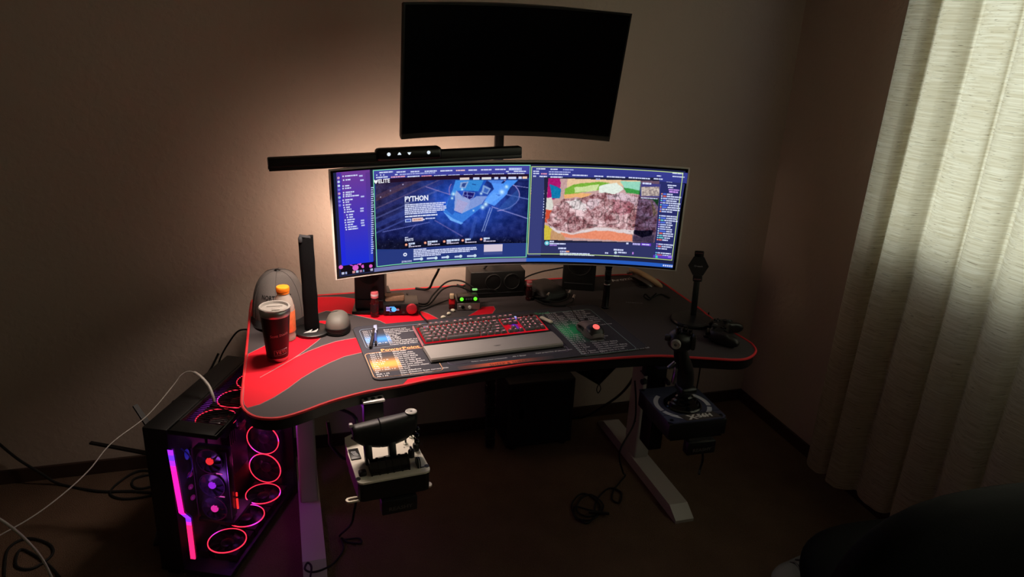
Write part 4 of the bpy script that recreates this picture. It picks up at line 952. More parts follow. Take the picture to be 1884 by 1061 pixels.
SILV = mat('silver_print', (175, 150, 155), .4, .3)
def wtext(t, size, zc, da, sq=1., al='CENTER'):
    b = B(); vs, fs = glyphs(t, al, .01); vs = [wrapc(.0350, .0455, .018, .150, acam+da)(x*size*sq, zc+y*size+(x*size*.10)) for x, y in vs]; b.raw(vs, fs); return b
obj('lettering', wtext('Scott Shields', .0125, .094, .25, .95), SILV, tb, smooth=0)
obj('lettering', wtext('YETI', .0150, .0325, .30, 1.1), SILV, tb, smooth=0)
b = B(); f2 = wrapc(.0350, .0455, .018, .150, acam+.30); zq = lambda x, z: f2(x, z+x*.1)
ring = [zq(-.021+.042*k/8, .0275) for k in range(9)]+[zq(.021, .0275+.0185*k/3) for k in range(1, 4)]+[zq(.021-.042*k/8, .046) for k in range(1, 9)]+[zq(-.021, .046-.0185*k/3) for k in range(1, 3)]
b.tube(ring, .0005, 4, 1, True); obj('logo_frame', b, SILV, tb)
# ------------------------------------------------------------------ bottle with orange cap
bt = thing('drink_bottle', 'clear plastic drink bottle with orange cap and orange label', 'bottle', (-.012, 2.262, MZ+.0004)); bt.scale = (1, 1, .77)
PET = mat('clear_bottle', (216, 206, 196), .1); pb = PET.node_tree.nodes['Principled BSDF']; pb.inputs['Transmission Weight'].default_value = .6; pb.inputs['IOR'].default_value = 1.25
b = B(); b.lathe([(.026, 0), (.031, .004), (.032, .02), (.030, .028), (.032, .036), (.032, .13), (.031, .145), (.025, .175), (.0165, .196), (.0155, .202), (.0155, .212)], 36); obj('body', b, PET, bt)
b = B(); b.lathe([(.0324, .040), (.0326, .042), (.0326, .126), (.0324, .128)], 36); obj('label_wrap', b, mat('orange_label', (214, 116, 70), .45, vary=.35, bscale=60), bt)
b = B(); b.lathe([(.0185, .199), (.0188, .204), (.0180, .2045)], 32); b.lathe([(.0183, .2055), (.0192, .207), (.0192, .224), (.018, .2262), (0, .2265)], 32)
for k in range(40): a = 2*PI*k/40; b.box((.0192*math.cos(a), .0192*math.sin(a), .2155), (.0012, .0012, .015), m=None)
obj('cap', b, mat('orange_cap', (240, 140, 34), .4), bt)
# ------------------------------------------------------------------ cap
hat = thing('baseball_cap', 'grey baseball cap with black brim resting behind the tumbler', 'hat', (-.026, 2.435, MZ+.0004), math.radians(-6))
HR = (.086, .100, .150)
def crown(u, v):
    a = 2*PI*u; t = v*PI/2; sh = math.cos(t)**.75; k = 1+.035*math.cos(a*6)*0
    front = max(0, -math.sin(a)); z = .018+HR[2]*math.sin(t)**.92
    r = 1-.06*front*v
    return Vector((HR[0]*sh*math.cos(a)*r, HR[1]*sh*math.sin(a), z))
b = B(); b.grid(crown, 48, 20); b.lathe([(.0845, 0), (.0855, .018)], 48, sy=1.16); obj('crown', b, mat('heather_grey_twill', (118, 112, 110), .85, spec=.2, bump=.3, bscale=500, vary=.12), hat, smooth=80)
b = B(); 
def brim(u, v, dz=0):
    a = PI*(1.04+.92*u); r = 1.0+v*.30*max(0, math.sin((u)*PI))**.55
    x = HR[0]*1.0*math.cos(a)*(1+.05*v); y = HR[1]*math.sin(a)*r
    return Vector((x, y, .022-.020*v*(abs(x)/HR[0])**2*1.0-.006*v+dz))
b.grid(lambda u, v: brim(u, v), 28, 10); b.grid(lambda u, v: brim(u, v, -.003), 28, 10); b.tube([brim(i/28, 1, -.0015) for i in range(29)], .0024, 6, 1)
obj('brim', b, mat('black_brim', (20, 20, 23), .8, bump=.2, bscale=500), hat, smooth=80)
b = B(); b.ball((0, .0, .018+HR[2]), (.010, .010, .005), 16, 8); obj('top_button', b, BLK, hat)
for k in range(6):
    a = -PI/2+k*PI/3; b = B(); b.tube([crown(a/(2*PI), .02+.96*i/10)*1.0+Vector((math.cos(a)*.0006, math.sin(a)*.0006, .0006)) for i in range(11)], .0009, 4, 1); obj('seam', b, mat('grey_seam', (84, 79, 78), .9), hat)
def hfn(x, y):
    v0 = .20; a = -PI/2+x/.088; z = y; t = math.asin(min(1, max(0, (z-.018)/HR[2]))**(1/.92)); p = crown(a/(2*PI), t/(PI/2)); n_ = Vector((p.x/HR[0]**2, p.y/HR[1]**2, .3*p.z/HR[2]**2)).normalized(); return p+n_*.0012
b = B(); vs, fs = glyphs('NORTHWEST', 'CENTER', .02); b.raw([hfn(x*.0195*.95+.002, .097+y*.0195) for x, y in vs], fs); obj('lettering', b, mat('black_thread', (16, 15, 16), .8), hat, smooth=0)
# ------------------------------------------------------------------ tall wrapped post
ps = thing('post_stand', 'tall black cloth-wrapped post on a round base behind the tumbler', 'stand', (.070, 2.298, MZ+.0004))
b = B(); b.lathe([(0, 0), (.054, 0), (.056, .003), (.056, .009), (.052, .012), (0, .0125)], 40); obj('base', b, BLK, ps)
b = B(); nz = 26; vs = []; n = 24
for j in range(nz+1):
    t = j/nz; z = .012+.305*t
    for k in range(n):
        a = 2*PI*k/n; ca, sa = math.cos(a), math.sin(a); r = .0245*(abs(ca)**3+abs(sa)**3)**(-1/3)*(.94+.035*noise.noise(Vector((ca*2, sa*2, z*22)))+.02*math.sin(z*60))
        vs.append((r*ca*.98-.006*t, r*sa*.62, z+(.004*math.cos(a) if j == nz else 0)))
fs = [(j*n+k, j*n+(k+1) % n, (j+1)*n+(k+1) % n, (j+1)*n+k) for j in range(nz) for k in range(n)]+[tuple(range(nz*n, nz*n+n)), tuple(reversed(range(n)))]
b.raw(vs, fs); obj('wrapped_post', b, mat('black_velvet_cloth', (9, 9, 11), .9, spec=.1, bump=.2, bscale=300), ps, smooth=60)
b = B(); b.box((0, 0, 0), (.034, .020, .005), .002, m=T(-.008, -.004, .3195) @ RY(.18)); b.box((-.022, -.008, .312), (.012, .018, .018), .004); obj('folded_top', b, mat('dark_cloth', (34, 34, 38), .7), ps)
for k in range(2):
    b = B(); b.raw([(-.03+.018*k, -.034, .0135), (-.006+.018*k, -.030, .0135), (.000+.018*k, -.024, .021), (-.024+.018*k, -.030, .014), (-.03+.018*k, -.034, .0125), (-.006+.018*k, -.030, .0125)], [(0, 1, 2, 3), (0, 4, 5, 1), (1, 5, 2), (0, 3, 4)]); obj('strap_end', b, mat('grey_strap', (88, 88, 90), .4), ps)
b = B(); b.ball((.044, -.004, .0135), (.004, .004, .003)); obj('button', b, mat('white_button', (225, 225, 225), .4), ps)
# ------------------------------------------------------------------ dome mouse
dmo = thing('dome_mouse', 'dark grey dome-shaped mouse with ribbed black sides behind the mouse pad', 'mouse', (.150, 2.296, MZ+.0004), math.radians(-14))
ov = [(.038*math.copysign(abs(math.cos(a))**.85, math.cos(a)), .050*math.copysign(abs(math.sin(a))**.85, math.sin(a))) for a in [2*PI*k/40 for k in range(40)]]
obj('base', dome(ov, [(0, .90, 0, 0), (.004, .98, 0, 0), (.012, 1., 0, 0), (.024, .99, 0, 0)]), mat('black_ribbed', (20, 20, 21), .6), dmo, smooth=50)
for k in range(4):
    b = B(); zz = .006+k*.0055; b.tube([(x*1.005, y*1.005, zz) for x, y in ov], .0012, 4, 1, True); obj('rib', b, RUB, dmo)
obj('shell', dome(ov, [(.024, .97, 0, 0), (.032, .96, 0, .001), (.042, .90, 0, .003), (.051, .78, 0, .005), (.058, .58, 0, .007), (.062, .32, 0, .008), (.063, .08, 0, .008)]), mat('soft_grey_shell', (92, 89, 84), .6, bump=.1, bscale=700), dmo, smooth=80)
b = B(); b.lathe([(.013, 0), (.015, .0016), (.013, .003), (0, .0035)], 24, m=T(-.010, .020, .055) @ RX(-.5) @ RY(-.25)); obj('thumb_pad', b, mat('dark_shell', (66, 65, 62), .5), dmo)
# ------------------------------------------------------------------ loudspeakers
def woofer(par, c, r, m, face='y'):
    b = B(); b.lathe([(r, 0), (r, .003), (r*.93, .0045), (r*.88, .003)], 32, m=m); o = obj('woofer', b, RUB, par)
    b = B(); b.lathe([(r*.88, .003), (r*.45, -.006), (r*.40, -.006)], 32, m=m); b.ball((0, 0, -.006), (r*.36, r*.36, r*.2), 20, 8, m=m, z0=0); obj('cone', b, mat('dark_cone', (26, 25, 28), .45), o)
def speaker(name, label, loc, rz, w_, d_, h_, base=False):
    t = thing(name, label, 'speaker', loc, rz, None)
    z0 = .014 if base else 0
    b = B(); b.box((0, 0, z0+h_/2), (w_, d_, h_), .004, 3); obj('cabinet', b, mat('speaker_vinyl', (17, 17, 18), .5, bump=.1, bscale=400), t)
    m_ = T(0, -d_/2, z0+h_*.60) @ RX(PI/2); woofer(t, None, w_*.37, m_)
    b = B(); b.box((0, -d_/2-.0012, z0+h_*.16), (w_*.86, .004, .004), .001); obj('trim_bar', b, DGRY, t)
    b = B(); b.lathe([(w_*.16, 0), (w_*.16, .002), (w_*.10, .003)], 24, m=T(0, -d_/2, z0+h_*.90) @ RX(PI/2)); obj('tweeter', b, BLKS, t)
    if base:
        b = B(); b.box((.008, -.012, .006), (w_*1.35, d_*1.05, .012), .003); obj('foot_plate', b, BLKM, t)
        b = B(); b.ball((-w_*.42, -d_*.545, .006), .0022, 8, 6); obj('indicator', b, mat('pale_dot', (150, 140, 150), .4), t)
    return t
speaker('bookshelf_speaker', 'black speaker on a foot plate standing behind the small audio amplifier', (.278, 2.475, MZ+.0004), math.radians(-12), .100, .105, .215, True)
speaker('bookshelf_speaker.001', 'black speaker at the back edge between the pole and the hairbrush', (1.085, 2.565, MZ+.0004), math.radians(-22), .125, .11, .175)
cs = thing('centre_speaker', 'wide black speaker with two round cones at the back of the desk', 'speaker', (.742, 2.545, MZ+.0004), math.radians(-2))
b = B(); b.box((0, 0, .050), (.205, .095, .10), .004, 3); obj('cabinet', b, mat('speaker_vinyl'), cs)
for x in (-.018, .052): woofer(cs, None, .031, T(x, -.0475, .060) @ RX(PI/2))
b = B(); b.box((0, -.0480, .018), (.19, .002, .002)); obj('seam', b, DGRY, cs)
# ------------------------------------------------------------------ shot bottles
def shot(loc, label):
    t = thing('shot_bottle', label, 'bottle', loc)
    b = B(); b.lathe([(.0125, 0), (.0148, .003), (.0150, .010), (.0135, .014), (.0150, .018), (.0150, .050), (.0135, .058), (.0105, .066), (.0105, .070)], 24); obj('body', b, mat('dark_red_bottle', (58, 10, 14), .15, coat=.5), t)
    b = B(); b.lathe([(.0153, .020), (.0153, .048)], 24); obj('label_wrap', b, mat('black_red_label', (44, 16, 18), .35, vary=.8, bscale=90), t)
    b = B(); b.lathe([(.0108, .068), (.0128, .069), (.0128, .088), (.0115, .0905), (0, .0908)], 24); b.mi = 0; obj('cap', b, mat('pink_red_cap', (206, 96, 106), .4), t)
    b = B(); b.lathe([(.0131, .076), (.0131, .083)], 24); obj('cap_band', b, mat('pale_band', (220, 190, 196), .4), t)
    return t
shot((.280, 2.394, MZ+.0004), 'small dark red bottle with pink cap in front of the speaker on a foot plate')
shot((.846, 2.452, MZ+.0004), 'small dark red bottle with pink cap right of the two-cone speaker').scale = (.8, .8, .8)
# ------------------------------------------------------------------ amplifier with display, brown block
dac = thing('audio_amplifier', 'small black audio amplifier with lit blue display and red knob', 'amplifier', (.372, 2.425, MZ+.0004), math.radians(-7))
b = B(); b.box((0, 0, .0235), (.118, .085, .039), .003, 2); obj('case', b, BLK, dac)
b = B(); [b.lathe([(.006, 0), (.006, .004)], 12, c=(x, y, 0)) for x in (-.045, .045) for y in (-.03, .03)]; obj('rubber_foot', b, RUB, dac)['kind'] = 'stuff'
b = B(); b.box((-.026, -.0428, .0245), (.050, .001, .026)); dp = obj('display', b, mat('black_display', (4, 5, 9), .15), dac)
SC_ = B(); fz = -.0434
for x, z, w_, h_, c in ((-.043, .031, .013, .006, (170, 140, 200)), (-.043, .022, .013, .006, (160, 150, 215)), (-.043, .0265, .013, .0018, (70, 60, 150)), (-.030, .033, .016, .004, (90, 160, 240)), (-.012, .026, .010, .002, (210, 90, 100)), (-.012, .022, .012, .0018, (170, 190, 240)), (-.030, .0165, .018, .0016, (60, 110, 200))): SC_.box((x, fz, z), (w_, .0004, h_), col=c)
obj('display_reading', SC_, mat_attr('amp_display', True, 1.1), dp, smooth=0)['kind'] = 'stuff'
b = B(); b.lathe([(.0085, 0), (.0085, .0005), (.0055, .0005)], 20, m=T(-.024, fz, .0245) @ RX(PI/2)); obj('level_ring', b, emi('blue_ring_light', (90, 190, 255), 1.1), dp, smooth=0)
b = B(); b.lathe([(.0185, 0), (.0185, .006), (.0172, .0085), (.0165, .009), (0, .0085)], 36, m=T(.036, -.0425, .026) @ RX(PI/2)); obj('knob', b, mat('red_anodised_knob', (188, 44, 58), .38, .5), dac)
b = B(); b.lathe([(.0042, 0), (.0042, .002), (.0028, .002)], 16, m=T(.008, -.0425, .012) @ RX(PI/2)); obj('headphone_jack', b, DGRY, dac)
b = B(); b.text('FiiO', .004, T(-.040, -.0434, .0065) @ RX(PI/2)); obj('lettering', b, mat('grey_ink'), dac, smooth=0)
b = B()
ov2 = rrect(-.034, -.017, .034, .017, .006, 4); 
blk = dome(ov2, [(0, .97, 0, 0), (.003, 1, 0, 0), (.014, 1, 0, 0), (.018, .95, 0, 0), (.0185, .6, 0, 0)])
single('brown_wallet', blk, mat('worn_brown_leather', (150, 112, 90), .65, bump=.5, bscale=120, vary=.35), 'worn brown leather pouch lying on top of the small amplifier', 'pouch', (.352, 2.430, MZ+.0438), math.radians(-4))
# ------------------------------------------------------------------ red lighter, mixer box with green lights
lg = thing('lighter', 'small red and cream lighter standing beside the green-lit box', 'lighter', (.550, 2.412, MZ+.0004), math.radians(-10))
b = B(); b.box((0, 0, .0095), (.021, .011, .019), .003, 3); obj('base', b, mat('clear_red_base', (70, 14, 18), .2), lg)
b = B(); b.box((0, 0, .029), (.0215, .0115, .022), .003, 3); obj('body', b, mat('lighter_red', (214, 24, 34), .3), lg)
b = B(); b.box((0, 0, .0445), (.020, .011, .013), .002, 2); obj('collar', b, mat('lighter_black', (26, 22, 22), .4), lg)
b = B(); b.box((-.001, -.001, .052), (.015, .013, .018), .003, 3, m=RX(.12)); obj('top', b, mat('lighter_cream', (224, 196, 160), .45), lg)
mx_ = thing('audio_mixer', 'small grey and black box with two green lights behind the keyboard', 'audio interface', (.608, 2.428, MZ+.0004), math.radians(-5))
b = B(); b.box((0, .004, .016), (.082, .080, .032), .003, 2); obj('case', b, BLK, mx_)
b = B(); b.box((0, -.037, .014), (.080, .003, .025), .001, 1); fp = obj('front_panel', b, mat('grey_front_panel', (120, 106, 104), .4, .3), mx_)
b = B(); b.lathe([(.006, 0), (.006, .003), (.003, .003)], 16, m=T(-.020, -.0385, .013) @ RX(PI/2)); obj('jack_socket', b, BLKS, fp)
b = B(); b.lathe([(.0055, 0), (.005, .006), (0, .006)], 16, m=T(.004, -.0385, .013) @ RX(PI/2)); obj('knob', b, mat('pale_knob', (210, 205, 198), .4), fp)
b = B(); b.box((-.031, -.0388, .017), (.007, .001, .003)); obj('printed_mark', b, INK, fp)
b = B(); b.box((0, -.012, .041), (.074, .044, .018), .004, 2); tp = obj('top_panel', b, BLKM, mx_)
for k, x in enumerate((-.024, .024)):
    b = B(); b.lathe([(.0068, 0), (.0062, .004), (.003, .0056), (0, .006)], 18, m=T(x, -.0335, .041) @ RX(PI/2-.35)); obj('green_light', b, emi('green_light', (96, 226, 40), 1.3), tp)
for k in range(3):
    b = B(); b.lathe([(.004, 0), (.0036, .007), (0, .007)], 12, m=T(-.008+.008*k, -.034, .040) @ RX(PI/2-.5)); obj('small_knob', b, DGRY, tp)
b = B(); b.box((.030, .02, .056), (.018, .010, .006), .002); obj('plug_light', b, emi('pale_green_light', (150, 230, 130), .8), tp)
for pts, lab in (([(.640, 2.47, MZ+.055), (.60, 2.49, MZ+.075), (.55, 2.50, MZ+.07), (.50, 2.49, MZ+.03), (.47, 2.47, MZ+.004), (.43, 2.50, MZ+.004), (.42, 2.58, MZ+.004)], 'black cable arching from the green-lit box toward the amplifier'),
                 ([(.628, 2.46, MZ+.045), (.58, 2.475, MZ+.062), (.53, 2.48, MZ+.05), (.48, 2.46, MZ+.006), (.44, 2.455, MZ+.004), (.40, 2.52, MZ+.004), (.38, 2.56, MZ+.004)], 'thin black cable lying behind the red lighter'),
                 ([(.645, 2.45, MZ+.05), (.68, 2.45, MZ+.052), (.71, 2.46, MZ+.045), (.73, 2.475, MZ+.03)], 'short black cable between the green-lit box and two-cone speaker')):
    single('audio_cable', B().tube(pts, .0032, 8, 6), RUB, lab, 'cable')
# cables hanging behind the ultrawide
single('monitor_cable', B().tube([WY(811, 486, 2.50), WY(805, 500, 2.52), WY(797, 515, 2.55), WY(788, 531, 2.60), (.46, 2.63, MZ+.004)], .0045, 8, 5), RUB, 'thick black cable dropping steeply from the ultrawide to the desk', 'cable')
single('monitor_cable', B().tube([WY(897, 486, 2.52), WY(888, 497, 2.54), WY(872, 513, 2.57), WY(853, 526, 2.62), (.62, 2.64, MZ+.004)], .004, 8, 5), RUB, 'black cable sagging left of the monitor pole', 'cable')
single('monitor_cable', B().tube([WY(1050, 489, 2.60), WY(1025, 494, 2.60), WY(995, 500, 2.60), WY(968, 510, 2.60), (.86, 2.60, MZ+.006)], .003, 8, 5), RUB, 'thin black cable running from the two-cone speaker to the far speaker', 'cable')
# ------------------------------------------------------------------ black folded headset case with cables
hc = thing('accessory_case', 'black soft case lying open with cable loops beside the small bottle', 'case', (.925, 2.49, MZ+.0004), math.radians(14))
ov3 = rrect(-.058, -.075, .058, .075, .02, 5)
obj('body', dome(ov3, [(0, .97, 0, 0), (.006, 1, 0, 0), (.022, .98, 0, .002), (.036, .88, 0, .008), (.042, .62, 0, .012), (.043, .2, 0, .014)]), mat('black_leatherette', (22, 21, 24), .5, bump=.25, bscale=250), hc, smooth=60)
b = B(); b.tube([(x*.985, y*.985+.002, .024) for x, y in ov3], .0016, 6, 1, True); obj('zip', b, DGRY, hc)
cbk = [((968+20, 548), (1020, 559), (1046, 552)), ((984, 543), (1000, 557), (1028, 562), (1052, 556))]
for i, c in enumerate((([(.875, 2.455, .006), (.895, 2.405, .012), (.935, 2.385, .012), (.975, 2.40, .016), (.992, 2.42, .03)], 'black cable looping in front of the soft case, silver tip raised'), ([(.868, 2.44, .004), (.89, 2.385, .006), (.94, 2.362, .006), (.985, 2.375, .010), (.998, 2.392, .022)], 'black cable looping nearest the mouse pad, silver tip low'), ([(.862, 2.47, .006), (.88, 2.42, .02), (.897, 2.405, .026), (.905, 2.412, .03)], 'short black cable end standing left of the soft case'))):
    t = thing('usb_cable', c[1], 'cable', (.93, 2.40, MZ)); P_ = [(x, y, MZ+z) for x, y, z in c[0]]
    obj('cord', B().tube(P_, .003, 8, 6), RUB, t, world=True)
    p, q = Vector(P_[-1]), Vector(P_[-2]); d = (p-q).normalized(); obj('connector', B().cyl(p-d*.004, p+d*.012, .0048, 10, .0042), STEEL, t, world=True)
# ------------------------------------------------------------------ flashlight
fl = thing('flashlight', 'slim black flashlight standing upright right of the cable loops', 'flashlight', (1.096, 2.326, MZ+.0004))
b = B(); b.lathe([(0, 0), (.0135, 0), (.0140, .002), (.0140, .010), (.0125, .012), (.0120, .070), (.0112, .074), (.0112, .150), (.0135, .156), (.0150, .170), (.0150, .186), (.0135, .188), (.0125, .184), (0, .184)], 28); obj('body', b, mat('anodised_black', (20, 20, 23), .3, .5), fl)
for z in (.090, .097, .104, .128, .135, .142): b = B(); b.lathe([(.0115, 0), (.0121, .001), (.0121, .0028), (.0115, .0038)], 28, c=(0, 0, z)); obj('grip_ring', b, STEEL if z in (.090,) else DGRY, fl)
b = B(); b.lathe([(.0144, 0), (.0146, .001), (.0144, .002)], 28, c=(0, 0, .006)); obj('tail_ring', b, mat('worn_steel', (150, 150, 155), .3, 1.), fl)
b = B(); b.box((-.0125, -.004, .120), (.003, .006, .012), .001); obj('switch', b, DGRY, fl)
# ------------------------------------------------------------------ oval brush
p0, p1 = WY(1163, 497, 2.60), WY(1213, 525, 2.50)
ob = thing('hairbrush', 'tan oval hairbrush with clear bristle pad on the back right of the desk', 'brush', (p0+p1)/2)
d = (p1-p0); L = d.length; e = d.normalized(); side = e.cross(Vector((0, 0, 1))).normalized(); up = side.cross(e)
tl = math.radians(40); s2 = side*math.cos(tl)+up*math.sin(tl); u2 = s2.cross(e); 
BM = Matrix(((e.x, s2.x, u2.x, 0), (e.y, s2.y, u2.y, 0), (e.z, s2.z, u2.z, 0), (0, 0, 0, 1)))
ovb = [(.5*(L+.03)*math.copysign(abs(math.cos(a))**.9, math.cos(a)), .037*math.sin(a)*(1+.12*math.cos(a))) for a in [2*PI*k/44 for k in range(44)]]
if u2.z < 0: BM = BM @ RX(PI)
obj('back', dome(ovb, [(-.008, .90, 0, 0), (-.004, .98, 0, 0), (.002, 1., 0, 0), (.007, .94, 0, 0), (.011, .78, 0, 0), (.013, .5, 0, 0), (.0135, .12, 0, 0)], BM), mat('tan_plastic', (206, 170, 132), .5), ob, smooth=80)
b = B(); b.lathe([(.9, 0), (.86, .3), (.8, 1)], 32, m=BM @ T(0, 0, -.026) @ Matrix.Diagonal((.5*L, .030, .018, 1))); obj('bristle_pad', b, mat('smoky_clear_pad', (96, 86, 84), .2), ob)
for k in range(3):
    b = B(); b.ball((-.5*L-.012+.010*k, -.012+.012*k, -.014+.002*k), .0065, 12, 8, m=BM); obj('clear_knob', b, mat('smoky_clear_knob', (150, 140, 136), .12), ob)
rg = W(1183, 526, MZ); b = B(); b.lathe([(.026, 0), (.026, .004), (.016, .004), (.016, 0)], 28); single('rubber_ring', b, mat('dark_ring', (40, 38, 44), .4), 'flat dark rubber ring lying in front of the tan hairbrush', 'ring', (rg.x, rg.y, MZ+.0004))
b = B(); b.tube([W(1208, 539, MZ+.03), W(1200, 546, MZ+.014), W(1195, 551, MZ+.004), W(1185, 545, MZ+.004), W(1188, 541, MZ+.012), W(1197, 548, MZ+.004), W(1215, 541, MZ+.004), W(1232, 548, MZ+.004)], .0028, 8, 6)
single('charging_lead', b, RUB, 'tangled black charging lead left of the phone stand', 'cable')
# ------------------------------------------------------------------ phone stand
hs = thing('phone_stand', 'black phone stand with hexagonal cradle and round base', 'phone stand', (1.350, 2.150, MZ+.0004))
b = B(); b.lathe([(0, 0), (.070, 0), (.073, .003), (.073, .008), (.070, .012), (.020, .015), (0, .015)], 48); obj('base', b, mat('satin_black', (26, 26, 29), .35), hs)
b = B(); b.text('Choetech', .011, T(-.018, -.062, .0128) @ RZ(.12), bold=.01); obj('lettering', b, mat('grey_ink'), hs, smooth=0)
q0 = Vector((1.366, 2.172, MZ+.012)); ctr = WY(1285, 489, 2.19)
b = B(); dv = (ctr-q0); zz = dv.to_track_quat('Z', 'Y').to_matrix().to_4x4(); b.box((0, 0, dv.length/2), (.020, .012, dv.length), .003, 2, m=Matrix.Translation(q0) @ zz); obj('stem', b, BLK, hs, world=True)
fwd = (CAM-ctr); fwd.z *= .3; HM = Matrix.Translation(ctr) @ RZ(math.atan2(fwd.y, fwd.x)+PI/2) @ RX(-.22) @ RY(-.06)
hexp = [(.035*math.cos(k*PI/3), .037*math.sin(k*PI/3)) for k in range(6)]
b = B(); b.prism([(x, y) for x, y in hexp], -.006, .006, m=HM @ RX(PI/2)); obj('cradle', b, mat('charcoal_cradle', (36, 36, 40), .45), hs, world=True, smooth=0)
for sz in (1, -1):
    b = B(); b.box((0, -.002, sz*.042), (.032, .016, .020), .003, 2, m=HM); b.box((0, -.012, sz*.050), (.030, .010, .006), .002, 2, m=HM); obj('clamp', b, BLK, hs, world=True)
    b = B(); b.box((0, -.0135, sz*.0455), (.024, .002, .004), .0006, 1, m=HM); obj('clamp_pad', b, mat('mauve_pad', (120, 74, 84), .5), hs, world=True)
b = B(); b.text('Choetech', .0075, HM @ T(0, -.0064, -.003) @ RX(PI/2), align='CENTER', bold=.02); obj('lettering', b, mat('pale_grey_ink', (170, 170, 176), .5), hs, world=True, smooth=0)
# ------------------------------------------------------------------ game controller
gp = thing('game_controller', 'black wireless game controller resting on the right front corner', 'game controller', (1.378, 2.005, MZ+.0004), math.radians(52))
half = [(0, .036), (.022, .037), (.042, .040), (.058, .036), (.069, .020), (.077, -.006), (.083, -.034), (.082, -.055), (.073, -.064), (.063, -.060), (.053, -.043), (.041, -.026), (.026, -.020), (0, -.019)]
outl = half+[(-x, y) for x, y in reversed(half[1:-1])]; outl = [(p.x, p.y) for p in spline([(x, y, 0) for x, y in outl], 3, True)]
def gpt(z, k): return [(x*(1-(1-k)*.55)+0, y*(k*.65+.35)+(1-k)*.002, z) for x, y in outl]
b = B(); n = len(outl); vs = []
Lz = [(0.004, .80), (.010, .94), (.018, 1.0), (.028, .99), (.036, .90), (.041, .72), (.043, .45)]
cen = Vector((0, .004))
for z, k in Lz:
    for x, y in outl:
        near = Vector((x*.62, (.008 if abs(x) < .045 else (-.012+.02*(1-(abs(x)-.045)/.04)))))
        q = near+(Vector((x, y))-near)*k; lift = 0 if y > -.03 else -.004*(k < .8)
        vs.append((q.x, q.y, z+(-.006 if y < -.03 and z > .02 else 0)))
fs = [(l*n+i, l*n+(i+1) % n, (l+1)*n+(i+1) % n, (l+1)*n+i) for l in range(len(Lz)-1) for i in range(n)]+[tuple(range((len(Lz)-1)*n, len(Lz)*n)), tuple(reversed(range(n)))]
b.raw(vs, fs); obj('body', b, mat('controller_black', (22, 22, 24), .38, bump=.04, bscale=1200), gp, smooth=70)
for x, y in ((-.040, .022), (.022, -.004)):
    b = B(); b.lathe([(.005, .040), (.005, .049), (.0085, .051), (.0095, .054), (.0085, .056), (0, .0552)], 20, c=(x, y, 0)); obj('thumbstick', b, RUB, gp)
b = B(); b.box((-.022, -.004, .044), (.020, .0065, .005), .001); b.box((-.022, -.004, .044), (.0065, .020, .0052), .001); obj('direction_pad', b, BLKS, gp)
for dx, dy in ((.008, 0), (-.008, 0), (0, .008), (0, -.008)):
    b = B(); b.lathe([(.0045, .041), (.0045, .0445), (.003, .0462), (0, .0465)], 14, c=(.041+dx, .022+dy, 0)); obj('face_button', b, BLKS, gp)
for sx in (-1, 1):
    b = B(); b.box((sx*.045, .040, .031), (.040, .014, .012), .004, 2); obj('shoulder_button', b, BLKS, gp)
    b = B(); b.box((sx*.047, .043, .018), (.026, .020, .014), .006, 3); obj('trigger', b, BLKS, gp)
b = B(); b.lathe([(.006, .0425), (.006, .0442), (0, .0446)], 18, c=(0, .023, 0)); obj('centre_button', b, STEEL, gp)
# ------------------------------------------------------------------ computer tower
PCA = math.radians(-25); pc = thing('computer_tower', 'black glass computer tower with red-lit fan rings left of the desk', 'computer', (-.1695, 2.285, 0), PCA)
XA, XB, YA, YB2, Z0, Z1 = -.165, .065, -.252, .248, .022, .532; XD = -.088
PCB = mat('pc_black_steel', (7, 7, 8), .5)
b = B()
for x in (XA+.03, XB-.03):
    for y in (YA+.04, YB2-.04): b.box((x, y, .0115), (.04, .05, .023), .003)
obj('foot', b, RUB, pc)['kind'] = 'stuff'
b = B(); b.box(((XA+XB)/2, (YA+YB2)/2, Z0+.008), (XB-XA, YB2-YA, .016), .003); obj('floor_panel', b, PCB, pc)
b = B(); b.box(((XA+XD)/2, (YA+YB2)/2, (Z0+Z1)/2), (XD-XA, YB2-YA, Z1-Z0-.002), .004); obj('side_chamber', b, PCB, pc)
b = B(); b.box(((XD+XB)/2, YB2-.006, (Z0+Z1)/2), (XB-XD, .012, Z1-Z0-.03), .002); obj('rear_panel', b, PCB, pc)
fx0, fx1, fy0, fy1 = XD+.002, XB-.001, YA+.001, YB2
b = B(); tz = Z1-.008
b.box(((fx0+fx1)/2, fy0+.03, tz), (fx1-fx0, .06, .016), .003); b.box(((fx0+fx1)/2, fy1-.012, tz), (fx1-fx0, .024, .016), .003); b.box((fx0+.004, 0, tz), (.008, fy1-fy0, .016), .002); b.box((fx1-.005, 0, tz), (.010, fy1-fy0, .016), .002)
obj('top_frame', b, PCB, pc)
b = B()
for y in np.arange(fy0+.07, fy1-.02, .0105): b.box(((fx0+fx1)/2, y, tz-.004), (fx1-fx0-.016, .0016, .002))
o = obj('top_grille', b, PCB, pc); o['kind'] = 'stuff'
for x, y in ((fx1-.005, fy1-.006),):
    b = B(); b.box((x, y, (Z0+Z1)/2), (.008, .008, Z1-Z0-.03), .002); obj('corner_post', b, PCB, pc)
b = B(); b.box(((XD+XB)/2, YA+.003, (Z0+.016+Z1-.016)/2), (XB-XD-.010, .004, Z1-Z0-.034)); obj('front_glass', b, GLASS, pc, smooth=0)
b = B(); b.box((XB-.002, 0, (Z0+.016+Z1-.016)/2), (.004, YB2-YA-.02, Z1-Z0-.034)); obj('side_glass', b, GLASS, pc, smooth=0)
RINGA = mat_attr('ring_light', True, 2.2)
def ringcol(k): return mixc((255, 40, 66), (226, 50, 210), max(0, math.sin(k*2*PI*1.5+1))**6)
FBL = mat('fan_blade', (22, 20, 24), .35); FFR = mat('fan_frame', (14, 14, 16), .5)
